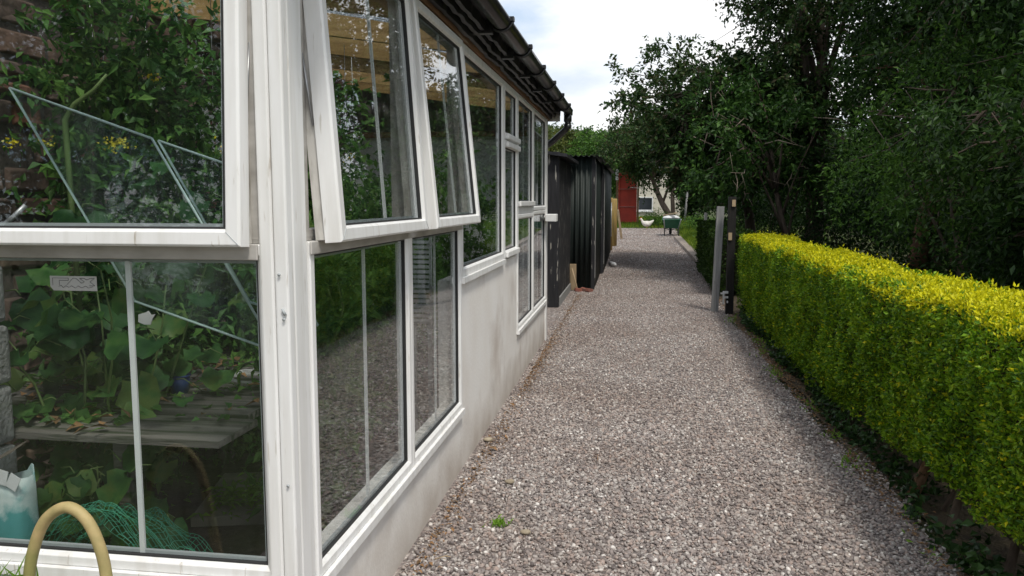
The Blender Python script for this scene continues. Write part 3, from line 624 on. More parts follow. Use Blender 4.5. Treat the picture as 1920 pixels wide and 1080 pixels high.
# netting
m = bpy.data.meshes.new('netting'); nu, nv = 44, 26; V = []
for i in range(nu):
    for j in range(nv):
        u, v = i/(nu-1), j/(nv-1); x = -2.02+.70*u; y = 2.25+.40*v
        z = .03+.57*max(0, math.sin(math.pi*min(1, u*.9+.1)))**.7*(1-.35*v)+.05*noise.noise(Vector((u*7, v*5, 1)))+.02*noise.noise(Vector((u*20, v*14, 4)))
        z = .03+ (z-.03)*(1 - max(0, u-.35)/.65*.55)
        V.append((x+.02*noise.noise(Vector((u*9, v*9, 3))), y, z))
idx = np.arange(nu*nv).reshape(nu, nv); Fc = np.stack([idx[:-1, :-1], idx[1:, :-1], idx[1:, 1:], idx[:-1, 1:]], -1).reshape(-1, 4)
o = npmesh('netting', np.array(V), Fc, MT['net']); md = o.modifiers.new('w', 'WIREFRAME'); md.thickness = .0022
tag(o, 'crumpled green plastic netting heaped inside the front window', 'netting')
# strings
for i, (x, yb, Y) in enumerate([(8, 60, 4.6), (34, 90, 4.1), (110, 120, 4.9), (120, 85, 4.3), (172, 95, 4.0), (187, 75, 4.4), (247, 85, 5.0), (283, 155, 4.2), (393, 240, 4.4), (420, 130, 5.0), (665, 330, 6.2), (640, 300, 5.6)]):
    b = at(x+random.uniform(-4, 6), yb, Y); m = MB(); tp = Vector((b.x+random.uniform(-.04, .04), Y, rz(b.x)-.12)); b.z -= .35
    m.tube([tp, (tp+b)/2+Vector((.008, 0, 0)), b], .0022, 5)
    tag(m.build('support_string', MT['string']), 'thin pale string hanging from the glasshouse roof above the plants', 'string', 'strings hanging from the roof')
# metal tube propped inside
m = MB(); m.tube([at(5, 425, 2.3), at(48, 385, 2.33)], .008, 10); tag(m.build('metal_tube', MT['steel']), 'short shiny metal tube propped inside at the left edge of the front window', 'tube')
# paper label on the inside of the pane, lettering seen through the glass
O_ = Vector((0, FY+.020, 0))
a = at(93, 517, FY+.019); b = at(182, 546, FY+.019)
st = thing('paper_label', 'grey rectangular paper label stuck on the lower front window pane', 'label', (a.x, FY+.018, b.z))
m = MB(); vs = [(a.x, b.z+.012), (a.x+.010, b.z), (b.x, b.z), (b.x, a.z), (a.x, a.z)]
m.add([(x, FY+.0205, z) for x, z in vs]+[(x, FY+.0195, z) for x, z in vs], [(0, 1, 2, 3, 4), (9, 8, 7, 6, 5)]+[(i, (i+1) % 5, (i+1) % 5+5, i+5) for i in range(5)])
m.build('paper', MT['block'].copy() if False else M('label_paper', (.50, .50, .48), (.42, .42, .40), scale=9, rough=.8), st)
m = MB(); W_ = b.x-a.x; Hh = a.z-b.z
def stroke(pts, th_=.0011):
    for p, q in zip(pts, pts[1:]):
        p, q = Vector((a.x+p[0]*W_, FY+.0188, b.z+p[1]*Hh)), Vector((a.x+q[0]*W_, FY+.0188, b.z+q[1]*Hh)); m.tube([p, q], th_*.6, 4)
stroke([(.06, .36), (.06, .86), (.40, .86), (.40, .70), (.20, .70), (.20, .36)])
stroke([(.36, .40), (.50, .86), (.56, .86), (.68, .52), (.74, .62), (.64, .86), (.74, .86), (.80, .74), (.86, .86), (.96, .86), (.86, .62), (.96, .36), (.84, .36)])
stroke([(.18, .28), (.24, .36), (.28, .20), (.34, .34), (.40, .22), (.46, .34), (.54, .18), (.60, .34), (.68, .20), (.76, .34), (.82, .2), (.92, .3)])
m.build('lettering', MT['ink'], st)
m = MB(); c = at(275, 597, 2.32); q = [(0, .02), (-.028, .012), (-.03, -.012), (-.01, -.02), (.012, -.02), (.02, 0), (.03, .014), (.015, .012), (.006, .024)]
m.add([(c.x+x, 2.32, c.z+z) for x, z in q]+[(c.x+x, 2.323, c.z+z) for x, z in q], [tuple(range(9)), tuple(range(17, 8, -1))]+[(i, (i+1) % 9, (i+1) % 9+9, i+9) for i in range(9)])
tag(m.build('paper_scrap', MT['plastic_white']), 'torn white scrap caught among the leaves behind the lower front pane', 'scrap')

def bigleaf(m, base, D, Nn, s):
    """heart-shaped leaf with a lobed outline, raised along the edges"""
    D = Vector(D).normalized(); S = D.cross(Vector(Nn)).normalized(); U = S.cross(D).normalized(); pts = []; ph = random.uniform(0, 6)
    for k in range(15):
        q = 2*math.pi*k/15; r_ = (.5+.12*math.cos(q)-.22*math.exp(-((q-math.pi)/.35)**2))*(1+.07*math.sin(5*q+ph)+.05*math.sin(11*q))
        x, y = r_*math.cos(q), r_*.95*math.sin(q)
        pts.append(base+D*(x+.35)*s+S*y*s+U*(.22*abs(y)-.42*max(0, x)**2+.09*math.sin(5*q+ph)+.05*math.sin(9*q))*s)
    c0 = base+D*.2*s-U*.02*s; c1 = base+D*.55*s-U*.03*s
    vs = pts+[c0, c1]; fs = []
    for k in range(15):
        a_, b_ = k, (k+1) % 15; f_ = 16 if (k < 4 or k > 10) else 15; fs.append((a_, b_, f_))
    fs += [(4, 16, 15), (11, 15, 16)]
    m.add(vs, fs, True)
def climber(name, label, cat, base, top, spread, nl, seed, big=False, flowers=0, mat='house_plant', zmin=0, xmax=-1.16):
    rs = np.random.default_rng(seed); random.seed(seed); t = thing(name, label, cat, base); base = Vector(base); stems = MB(); pts = []
    for s_ in range(5):
        e = Vector((base.x+rs.normal(0, spread[0]*.5), base.y+rs.normal(0, spread[1]*.5), top*rs.uniform(.75, 1))); ps = []
        for i in range(8):
            k = i/7; p = base.lerp(e, k)+Vector((noise.noise(Vector((k*3, s_, seed))), noise.noise(Vector((k*3, s_+5, seed))), 0))*.12*min(1, k*3); ps.append(p)
        stems.tube(ps, [.010*(1-.7*i/7) for i in range(8)], 6); pts += ps[1:]
    stems.build('stem', M('green_stem', (.14, .22, .06), (.10, .15, .05), rough=.6) if 'gs' not in MT else MT['gs'], t)
    if big:
        m = MB(); st2 = MB()
        for i in range(nl):
            p = random.choice(pts)+Vector((rs.normal(0, spread[0]*.3), rs.normal(0, spread[1]*.3), rs.normal(0, .1)))
            if p.x > xmax: p.x = xmax-random.random()*.2
            if p.z < zmin: p.z = zmin+random.random()*.3
            if p.y < FY+.22: p.y = FY+.22+random.random()*.2
            d = Vector((rs.normal(), rs.normal()-.5, rs.normal()*.4-.5)).normalized(); bigleaf(m, p, d, Vector((rs.normal()*.3, -.6, 1)), rs.uniform(.08, .18))
            st2.tube([p-d*.10-Vector((0, 0, .06)), p-d*.03, p], .0025, 5)
        m.build('leaf', L_['big'], t); st2.build('leaf_stalk', MT['gs'], t)
    else:
        n = nl; i = rs.integers(0, len(pts), n//9); C = np.array([pts[k][:] for k in i])+rs.normal(0, 1, (len(i), 3))*[spread[0]*.35, spread[1]*.35, .10]
        D0 = nrm(rs.normal(size=(len(i), 3))*[1, 1, .5]); C = np.repeat(C, 9, 0); D0 = np.repeat(D0, 9, 0); k = np.tile(np.arange(9), len(i))
        P = C+D0*(k[:, None]*.02)+rs.normal(0, .008, C.shape); D = D0*.5+nrm(rs.normal(size=C.shape))
        P[:, 0] = np.minimum(P[:, 0], -1.10); P[:, 1] = np.maximum(P[:, 1], FY+.17)
        leaves('foliage', P, D, rs.normal(0, .5, C.shape)+[0, -.3, 1], rs.uniform(.035, .095, len(P)), rs.uniform(.016, .045, len(P)), L_[mat], t)
    for q in range(flowers):
        p = random.choice(pts[3:]); p = Vector((min(-1.15, p.x+rs.normal(0, .22)), max(FY+.3, p.y-.55+rs.normal(0, .15)), max(p.z+rs.normal(0, .2), 1.8))); n = 22; P = np.array(p[:])+rs.normal(0, .017, (n, 3))*[1.4, 1, .8]
        leaves4('flower', P, rnd(n)+[0, 0, .3], rnd(n), .014, .012, L_['flower'], t)
MT['gs'] = M('green_stem', (.16, .24, .07), (.10, .15, .05), rough=.6)
climber('tall_plant', 'tall bushy plant with yellow flowers filling the left of the upper front window', 'plant', (-2.5, 3.7, .03), 2.5, (.5, .35), 13000, 11, flowers=6)
climber('tall_plant', 'tall leafy plant with yellow flowers behind the middle of the upper front window', 'plant', (-2.15, 4.3, .03), 2.25, (.5, .35), 13000, 12, flowers=5)
climber('tall_plant', 'leafy plant with yellow flowers against the stone wall, right part of the front window', 'plant', (-2.5, 5.4, .03), 2.3, (.5, .5), 11000, 13, flowers=6)
climber('tall_plant', 'dense green plant behind the first open side casement', 'plant', (-1.9, 5.6, .03), 1.75, (.35, .4), 4600, 14, flowers=1)
climber('tall_plant', 'dense green plant farther in, behind the first side window', 'plant', (-2.2, 6.9, .03), 1.8, (.45, .5), 4600, 15)
climber('tall_plant', 'low bushy plant crowding the corner behind the lower front pane', 'plant', (-1.75, 4.9, .03), 1.45, (.4, .4), 4600, 16, flowers=1)
climber('squash_plant', 'broad leaved plant hanging over the bench at left of the lower front pane', 'plant', (-2.15, 3.0, .03), 1.35, (.42, .30), 85, 17, big=True)
climber('squash_plant', 'broad leaved plant behind the glazing bar of the lower front pane', 'plant', (-2.35, 3.3, .03), 1.45, (.42, .35), 95, 18, big=True, zmin=.75)
climber('squash_plant', 'low broad leaved plant under the bench front', 'plant', (-2.05, 2.72, .03), .60, (.4, .22), 70, 19, big=True, xmax=-1.72)
climber('squash_plant', 'broad leaved plant at back of the bench by the stone wall', 'plant', (-2.6, 4.5, .03), 1.7, (.5, .4), 90, 20, big=True)
climber('tall_plant', 'leafy plant at the far end behind the tall side window', 'plant', (-1.75, 7.9, .03), 1.9, (.4, .4), 6000, 22)
climber('tall_plant', 'feathery green plant pressed near the corner, behind the first low side window', 'plant', (-1.45, 3.4, .03), 1.25, (.16, .25), 3000, 21)
m = MB(); ps = [at(125, 270, 3.2), at(122, 225, 3.2), at(140, 195, 3.2), at(175, 170, 3.2), at(200, 140, 3.2)]; m.tube([Vector((ps[0].x+.02, 3.2, .9))]+ps, [.012, .013, .013, .011, .009, .006], 8)
tag(m.build('flower_stalk', MT['gs']), 'thick pale green curving stalk rising among the leaves of the front window', 'stalk')

# hose in front of the sill
m = MB(); cp = [(55, 1085), (66, 1020), (88, 972), (125, 951), (160, 972), (185, 1020), (200, 1085)]
ps = [at(x, y, 1.86) for x, y in cp]; ps = [Vector((ps[0].x-.06, 1.90, .02)), Vector((ps[0].x-.02, 1.88, .35))]+ps+[Vector((ps[-1].x+.02, 1.84, .35)), Vector((ps[-1].x+.05, 1.8, .02))]
def smooth_path(ps, n=6):
    o = []; 
    for i in range(len(ps)-1):
        p0, p1, p2, p3 = ps[max(i-1, 0)], ps[i], ps[i+1], ps[min(i+2, len(ps)-1)]
        for k in range(n):
            t = k/n; o.append(.5*((2*p1)+(-p0+p2)*t+(2*p0-5*p1+4*p2-p3)*t*t+(-p0+3*p1-3*p2+p3)*t**3))
    return o+[ps[-1]]
m.tube(smooth_path(ps), .0155, 14); tag(m.build('hose_pipe', MT['hose']), 'stiff yellow hose arching up in front of the white sill', 'hose')
def plant_tuft(name, label, cat, x, y, n, hgt, mat, sp=.05, l=(.05, .12), w_=(.004, .012), group=None):
    P = np.stack([rng.normal(x, sp, n), rng.normal(y, sp, n), np.full(n, gz(y)+.005)+rng.random(n)*hgt], 1)
    D = nrm(rng.normal(0, .5, (n, 3))+[0, 0, .7]); return tag(leaves(name, P, D, rnd(n), rng.uniform(*l, n), rng.uniform(*w_, n), mat), label, cat, group)
plant_tuft('weed', 'leafy green weed rising by the hose at the bottom left', 'weed', -1.70, 1.86, 160, .52, L_['weed'], .035)
plant_tuft('weed', 'bright green weed sprouting alone in the near gravel', 'weed', -.62, 3.62, 60, .02, L_['weed'], .022, (.02, .04), (.010, .018))

# ------------------------------------------------------------ hedge
def hedge(name, label, x0, x1, y0, y1, zb, zt, dens, mats, seed, near=5, topmat=1, stems=True, lmin=.018, lmax=.031):
    rs = np.random.default_rng(seed); t = thing(name, label, 'hedge', ((x0+x1)/2, y0, 0))
    off = np.vectorize(lambda a, b, s: noise.noise(Vector((a*1.8, b*1.8, s)))*.06+noise.noise(Vector((a*6, b*6, s+7)))*.055+noise.noise(Vector((a*15, b*15, s+2)))*.02)
    def low(Y, r): return zb+(np.clip((6.8-Y)*.075, 0, .24) if y0 < 5 else 0)+.07*np.array([noise.noise(Vector((q*1.9, 3, seed))) for q in Y])+.05*np.array([noise.noise(Vector((q*7, 5, seed))) for q in Y])+r
    PP = []; DD = []; NN = []; LL = []; MI = []
    def face(n, kind, ya, yb, sc_):
        Y = rs.uniform(ya, yb, n)
        if kind in ('front', 'back'):
            lo = low(Y, 0); Z = lo+(zt-lo)*rs.random(n); o = off(Y, Z, seed); dep = rs.exponential(.042, n); und = np.clip((.40-Z)/.35, 0, 1)*(.07 if y0 < 5 else .02); rnd_ = np.clip((Z-(zt-.08))/.08, 0, 1)**2*.05-np.where(rs.random(n) < .015, rs.random(n)*.05, 0)
            if kind == 'front': X = x0-o+dep+und+rnd_; out_ = np.array([-1, 0, 0])
            else: X = x1+o-dep-und-rnd_; out_ = np.array([1, 0, 0])
            D = out_*.55+[0, -.1, .45]+rs.normal(0, .6, (n, 3)); Nn = out_*.6+[0, 0, .8]+rs.normal(0, .45, (n, 3))
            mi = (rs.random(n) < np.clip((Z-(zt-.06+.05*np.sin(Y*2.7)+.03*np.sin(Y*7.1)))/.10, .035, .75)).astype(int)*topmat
        elif kind == 'top':
            X = rs.uniform(x0, x1, n); o = off(X*1.5, Y, seed+3)*.5; Z = zt+o-rs.exponential(.018, n)+np.where(rs.random(n) < .02, rs.random(n)*.05, 0)+.018*np.sin(Y*2.1)+.012*np.sin(Y*5.3+X*4)-.04*np.clip((np.abs(X-(x0+x1)/2)-(x1-x0)/2+.08)/.08, 0, 1)**2; D = [0, 0, .75]+rs.normal(0, .5, (n, 3)); Nn = [0, 0, 1]+rs.normal(0, .6, (n, 3)); mi = (rs.random(n) < .93).astype(int)*topmat
        else:
            yy = y0 if kind == 'end0' else y1; sg = -1 if kind == 'end0' else 1; X = rs.uniform(x0, x1, n); Z = rs.uniform(zb+.05, zt, n); Y = yy-sg*rs.exponential(.03, n)+off(X, Z, seed)*.6; D = [0, sg*.5, .45]+rs.normal(0, .6, (n, 3)); Nn = [0, sg*.6, .8]+rs.normal(0, .4, (n, 3)); mi = np.zeros(n, int)
        PP.append(np.stack([X, Y, Z+gza(Y)], 1)); DD.append(D); NN.append(Nn); LL.append(rs.uniform(lmin, lmax, n)*sc_); MI.append(mi)
    H = zt-zb; nearl = max(0, min(near, y1)-y0); farl = y1-y0-nearl
    if nearl: face(int(nearl*H*dens), 'front', y0, y0+nearl, .95); face(int(nearl*(x1-x0)*dens*1.3), 'top', y0, y0+nearl, .85)
    face(int(farl*H*dens*.8), 'front', y0+nearl, y1, 1.1); face(int(farl*(x1-x0)*dens), 'top', y0+nearl, y1, 1)
    face(int((y1-y0)*H*dens*.25), 'back', y0, y1, 1.5); face(int((x1-x0)*H*dens*.7), 'end0', 0, 0, 1.2); face(int((x1-x0)*H*dens*.7), 'end1', 0, 0, 1.2)
    PP, DD, NN, LL, MI = map(np.concatenate, (PP, DD, NN, LL, MI)); P2 = PP
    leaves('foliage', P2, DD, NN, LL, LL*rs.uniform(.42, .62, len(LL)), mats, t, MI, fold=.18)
    m = MB(); n = int((y1-y0)*14)
    for i in range(n):       # inner twigs, leaning outwards from the stems
        y = y0+.05+(y1-y0-.1)*i/n; xm = (x0+x1)/2+rs.normal(0, .05); a_ = Vector((xm, y, gz(y)+rs.uniform(.15, .4))); b_ = Vector((rs.uniform(x0+.04, x1-.04), y+rs.normal(0, .12), gz(y)+rs.uniform(.6, zt-.06)))
        m.tube([a_, (a_+b_)/2+Vector((0, .03, .02)), b_], [.008, .006, .003], 5)
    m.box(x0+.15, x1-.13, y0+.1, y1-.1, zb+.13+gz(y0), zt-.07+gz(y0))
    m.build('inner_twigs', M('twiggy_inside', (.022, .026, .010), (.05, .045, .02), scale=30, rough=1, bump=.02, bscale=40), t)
    if stems:
        y = y0+.1; k = 0
        while y < y1-.1:
            m = MB(); lean = rs.normal(0, .05); m.tube([(x0+.10+rs.normal(0, .03), y-.06+lean, gz(y)-.01), (x0+.16, y, gz(y)+.2), (x0+.22, y+.10, gz(y)+.42)], [.022, .018, .014], 7); m.build('stem', MT['bark'], t); y += rs.uniform(.3, .6); k += 1
    return t
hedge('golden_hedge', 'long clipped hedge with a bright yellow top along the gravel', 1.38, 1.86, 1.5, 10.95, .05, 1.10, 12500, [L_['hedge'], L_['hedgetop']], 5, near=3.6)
m = MB(); m.tube([at(1712, 922, 4.22)-Vector((0, 0, .02)), at(1738, 872, 4.25), at(1766, 832, 4.32)], [.030, .024, .019], 9); tag(m.build('cut_branch', MT['stem_orange']), 'thick orange brown bare branch leaning out under the hedge', 'branch')
m = MB(); m.tube([at(1768, 958, 4.0), at(1798, 908, 4.02), at(1815, 875, 4.08)], [.014, .012, .010], 9); tag(m.build('cut_branch', MT['bark']), 'thin brown bare branch leaning under the hedge, nearer the camera', 'branch')
hedge('dark_hedge', 'short dark green hedge beyond the grey post', 1.32, 1.9, 13.2, 17.3, .05, 1.05, 3000, [L_['hedge_dark']], 6, near=0, topmat=0, stems=False, lmin=.03, lmax=.05)
# ivy and weeds at the foot of the hedge
n = 3000; Y = rng.uniform(1.6, 11, n); X = 1.38+.04*np.sin(Y*3)+np.abs(rng.normal(0, .11, n)); k = np.array([noise.noise(Vector((a*1.5, b*3, 4))) for a, b in zip(Y, X)]) > -.18; X, Y = X[k], Y[k]; n = len(X)
P = np.stack([X, Y, .02+np.abs(rng.normal(0, .07, n))], 1)
tag(leaves('ground_ivy', P, rng.normal(0, .6, (n, 3))+[-.5, 0, .1], rng.normal(0, .4, (n, 3))+[-.3, 0, 1], rng.uniform(.03, .06, n), rng.uniform(.025, .05, n), L_['ivy']), kind='stuff')
n = 1500; Y = rng.uniform(2.5, 11, n); X = 1.31+.04*np.sin(Y*2.3)+rng.normal(0, .05, n); k = np.array([noise.noise(Vector((a*2.2, b*3, 9))) for a, b in zip(Y, X)]) > .08; X, Y = X[k], Y[k]; n = len(X)
P = np.stack([X, Y, .012+rng.random(n)*.02], 1)
tag(leaves('edge_weeds', P, rng.normal(0, .5, (n, 3))+[0, 0, .5], rnd(n), rng.uniform(.02, .05, n), rng.uniform(.006, .016, n), L_['weed']), kind='stuff')
n = 3800; Y = rng.uniform(2.3, 13, n); Y = np.where(rng.random(n) < .2, rng.normal(7.6, .6, n), Y); X = np.where(rng.random(n) < .6, 1.27+np.abs(rng.normal(0, .09, n)), -.9+np.abs(rng.normal(0, .05, n))); P = np.stack([X, Y, .016+rng.random(n)*.012], 1)
tag(leaves('leaf_litter', P, rnd(n)*[1, 1, .15], rnd(n)*[.3, .3, .1]+[0, 0, 1], rng.uniform(.012, .035, n), rng.uniform(.006, .018, n), MT['dead']), kind='stuff')
# a few larger things lying on the gravel
def fallen(px, py, name, cat, label, mat, s, kind='leaf'):
    d = _f*F+_r*(px-960)-_u*(py-540); tt = (0.022-CAMH)/d.z; p = Vector((d.x*tt, d.y*tt, .026)); m = MB()
    if kind == 'leaf':
        D = Vector((random.uniform(-1, 1), random.uniform(-1, 1), .1)).normalized(); S = D.cross(Z_); m.add([p-D*s*.5, p+S*s*.28+Z_*s*.14, p+D*s*.5+Z_*.004, p-S*s*.28+Z_*s*.18, p+Z_*.002], [(0, 1, 4), (1, 2, 4), (2, 3, 4), (3, 0, 4)])
    elif kind == 'twig':
        D = Vector((random.uniform(-1, 1), random.uniform(-.4, 1), 0)).normalized(); m.tube([p-D*s/2, p+Vector((.01, .01, .006)), p+D*s/2], .0022, 5); m.tube([p, p+D.cross(Z_)*s*.2+D*s*.15], .0015, 5)
    else:
        IV, IF = ico(2); m.add([Vector((v[0]*s*(1+.2*v[1]), v[1]*s*.7, v[2]*s*.45*(1+.25*v[0])))+p+Vector((0, 0, s*.1)) for v in IV], [tuple(f) for f in IF], True)
    tag(m.build(name, mat), label, cat)
fallen(925, 843, 'fallen_leaf', 'leaf', 'curled orange brown leaf beside the buff stone by the wall', MT['dead'], .075)
fallen(915, 826, 'stone', 'stone', 'buff stone lying at the foot of the wall', MT['buff'], .032, 's')
fallen(948, 830, 'fallen_leaf', 'leaf', 'small brown leaf just right of the buff stone', MT['dead'], .04)
fallen(960, 760, 'fallen_leaf', 'leaf', 'brown leaf near the wall where the gravel narrows', MT['dead'], .06)
fallen(985, 1000, 'stone', 'stone', 'flat pale stone in the near gravel, centre bottom', MT['buff'], .026, 's')
fallen(955, 905, 'stone', 'stone', 'flat pale stone in gravel below the curled leaf', MT['buff'], .028, 's')
fallen(830, 1048, 'twig', 'twig', 'pale straw lying in gravel by the near wall', MT['pale_wood'], .07, 'twig')
fallen(1118, 858, 'twig', 'twig', 'thin brown twig lying in the middle of the gravel', MT['stem_orange'], .13, 'twig')
fallen(1020, 685, 'twig', 'twig', 'forked twig on gravel near the far end of the pale wall', MT['stem_orange'], .3, 'twig')
fallen(1380, 730, 'fallen_leaf', 'leaf', 'dark leaf lying alone in the gravel, right of middle', MT['dead'], .05)
fallen(1478, 752, 'twig', 'twig', 'dark twig on gravel close to the hedge', MT['bark'], .13, 'twig')
fallen(1105, 905, 'weed', 'weed', 'tiny brown tuft in the middle of the near gravel', MT['dead'], .03)
# ------------------------------------------------------------ sheds along the path
t = thing('black_shed', 'black painted timber shed just past the glasshouse', 'shed', (-1.9, 12.6, 0))
m = MB(); m.box(-2.9, -1.10, 11.5, 13.75, 0, 2.12); m.build('wall', MT['black_wood'], t)
m = MB(); m.box(-1.24, -1.068, 11.47, 11.52, 0, 2.24); m.box(-1.099, -1.07, 11.5205, 11.62, 0, 2.2); m.build('corner_board', MT['black_wood'], t, bevel=.004)
for i in range(10):
    m = MB(); y = 11.63+i*.212; m.box(-1.099, -1.080, y, y+.205, .14, 2.15); m.build('board', MT['black_wood'], t)
m = MB(); m.box(-1.0995, -1.06, 11.63, 13.7, 0, .135); m.build('base_board', MT['grey_post'], t)
m = MB(); vs = [(-3, 11.35, 2.44), (-.95, 11.35, 2.16), (-3, 13.75, 2.44), (-.95, 13.75, 2.16)]; m.add([Vector(v) for v in vs]+[Vector(v)+Vector((0, 0, .045)) for v in vs], [(0, 1, 3, 2), (4, 6, 7, 5), (0, 4, 5, 1), (2, 3, 7, 6), (0, 2, 6, 4), (1, 5, 7, 3)]); m.build('roof', MT['felt'], t)
def corr_shed(label, y0, y1, x1, top, slope=.02):
    z0 = gz(y0); t = thing('corrugated_shed', label, 'shed', (-2, y0, z0)); a = corr('front_sheet', Vector((-3.0, y0, z0)), X_, Z_, x1+3.0, top, MT['corr'], t, pitch=.09, amp=.016)
    corr('side_sheet', Vector((x1, y0+.01, z0)), Y_, Z_, y1-y0-.02, top-.02, MT['corr'], t, pitch=.09, amp=.016)
    m = MB(); m.box(x1-.035, x1+.022, y0-.022, y0+.03, z0, z0+top); m.build('corner_trim', MT['black_wood'], t)
    m = MB(); m.box(x1+.020, x1+.030, y0+.12, y0+.15, z0+.2, z0+top-.1); m.build('batten', MT['grey_post'], t)
    corr('roof', Vector((-3.0, y0-.14, z0+top+.04)), Vector((1, 0, -slope)).normalized(), Y_, x1+3.12, y1-y0+.14, MT['corr'], t, pitch=.09, amp=.016)
corr_shed('dark corrugated shed whose ribbed end faces the camera', 13.85, 16.25, -.69, 2.30)
corr_shed('second dark corrugated shed farther along the path', 16.3, 21.5, -.63, 2.22)
m = MB(); m.box(-.06, .06, -.012, .012, 0, .45, Matrix.Translation((-1.03, 13.72, .02)) @ Matrix.Rotation(.10, 4, 'X')); tag(m.build('board_offcut', MT['pale_wood']), 'pale board offcut propped against the ribbed shed end', 'board')
m = MB(); m.tube([(-1.04, 13.62, .40), (-.93, 13.5, .03)], .012, 8); tag(m.build('stick', MT['pale_wood']), 'pale stick leaning on the board offcut by the shed', 'stick')
for i, (x, y, a, lb) in enumerate([(-.93, 13.52, .3, 'broken red brick at the left of the rubble by the shed'), (-.83, 13.58, -.4, 'broken red brick in the middle of the rubble by the shed'), (-.74, 13.5, .9, 'small broken brick at the right of the rubble by the shed')]):
    m = MB(); m.box(-.06, .06, -.04, .04, 0, .06, Matrix.Translation((x, y, .01)) @ Matrix.Rotation(a, 4, 'Z') @ Matrix.Rotation(.2, 4, 'Y')); tag(m.build('brick', MT['brick'], bevel=.008), lb, 'brick')
m = MB(); z = gz(17.6); m.tube([(-.50, 17.9, z+.06), (-.42, 17.62, z+.06), (-.40, 17.57, z+.06), (-.39, 17.53, z+.06)], [.055, .055, .025, .022], 14); tag(m.build('plastic_bottle', MT['plastic_white']), 'white plastic bottle lying by the far shed', 'bottle')
m = MB(); m.box(-.72, -.66, 19.9, 21.4, gz(20.5), gz(20.5)+.36); tag(m.build('low_board', MT['pale_wood']), 'low pale board set on edge along the far shed foot', 'board')
m = MB(); z = gz(21.9); m.tube([(-.66, 21.9, z-.02), (-.65, 21.9, z+1.40), (-.65, 21.9, z+1.43)], [.075, .075, .05], 12); tag(m.build('fence_post', MT['yellow_post']), 'nearer yellow round timber post past the sheds', 'post')
m = MB(); z = gz(23.3); m.tube([(-.56, 23.3, z-.02), (-.56, 23.3, z+1.34), (-.56, 23.3, z+1.37)], [.07, .07, .05], 12); tag(m.build('fence_post', MT['yellow_post']), 'farther yellow round timber post past the sheds', 'post')
m = MB(); z = gz(22.1); m.box(-.80, -.69, 22.1, 22.16, z, z+2.12); tag(m.build('tall_post', M('pinkish_timber', (.42, .33, .28), (.3, .24, .2), rough=.8)), 'tall pinkish square post behind the yellow posts', 'post')
m = MB(); z = gz(25.5); m.box(-.035, .035, -.015, .015, 0, 1.0, Matrix.Translation((-.40, 26.2, gz(26.2))) @ Matrix.Rotation(-.13, 4, 'Y') @ Matrix.Rotation(.3, 4, 'X')); tag(m.build('leaning_plank', MT['pale_wood']), 'pale plank leaning on the yellow posts', 'plank')
# wire mesh panel between shed and post
m = MB(); z = gz(21.6)
for k in range(9): m.tube([(-.62, 21.52+.0*k, z+.4+.11*k), (-.60, 21.86, z+.4+.11*k+.03)], .004, 4); m.tube([(-.62+.002*k, 21.52+k*.042, z+.4), (-.62+.002*k, 21.52+k*.042, z+1.3)], .004, 4)
tag(m.build('chicken_wire', MT['steel']), 'small grey wire mesh between the far shed and the nearer yellow post', 'wire mesh')
# red metal door standing open
t = thing('red_door', 'tall red panelled metal door standing open at the end of the path', 'door', (-.3, 35, gz(35)))
z = gz(35); m = MB(); m.box(-.68, .07, 35.0, 35.03, z+.03, z+2.2); m.build('door_leaf', MT['red'], t)
m = MB(); m.box(-.70, -.64, 34.965, 34.9995, z, z+2.22); m.box(.03, .09, 34.965, 34.9995, z, z+2.22); m.box(-.6395, .0295, 34.965, 34.9995, z+2.14, z+2.22); m.box(-.6395, .0295, 34.965, 34.9995, z, z+.08); m.build('door_frame', MT['red'], t)
for k in (.74, 1.5): m = MB(); m.box(-.6395, .0295, 34.95, 34.9995, z+k, z+k+.035); m.build('rail', M('pinkish_rail', (.34, .12, .10), rough=.6), t)
for x, hh, lb in ((.10, 2.2, 'worn brown timber upright right of the red door'), (-.80, 2.3, 'worn brown timber upright left of the red door')): m = MB(); m.box(x, x+.08, 34.98, 35.08, z, z+hh); tag(m.build('door_post', MT['plate']), lb, 'door post')
m = MB(); m.box(-.82, -.70, 34.7, 34.76, z+1.9, z+2.35); tag(m.build('white_notice', MT['plastic_white']), 'small white board high beside the red door', 'board')
# house
t = thing('cream_house', 'cream rendered house seen behind the forked tree', 'house', (2.5, 42, .7))
m = MB(); m.box(.0, 2.3, 42, 48, .5, 3.2); m.build('wall', MT['house'], t)
m = MB(); m.add([Vector(v) for v in [(-.2, 41.8, 3.202), (2.5, 41.8, 3.202), (2.5, 48.3, 3.202), (-.2, 48.3, 3.202), (1.15, 41.8, 3.9), (1.15, 48.3, 3.9)]], [(0, 1, 4), (2, 3, 5), (0, 4, 5, 3), (1, 2, 5, 4), (0, 3, 2, 1)]); m.build('roof', MT['slate'], t)
for x in (.16,):
    m = MB(); m.frame(Vector((x, 41.99, 1.02)), X_, Z_, NY, 0, .78, 0, .72, [(0, -.03), (0, .03), (.06, .03), (.06, -.03)]); m.box(x-.05, x+.83, 41.9, 42.02, .96, 1.015); wn = m.build('window', MT['plastic_white'], t)
    m = MB(); m.box(x+.05, x+.73, 41.982, 41.992, 1.07, 1.69); m.build('pane', M('dark_window', (.02, .025, .03), rough=.08), wn)
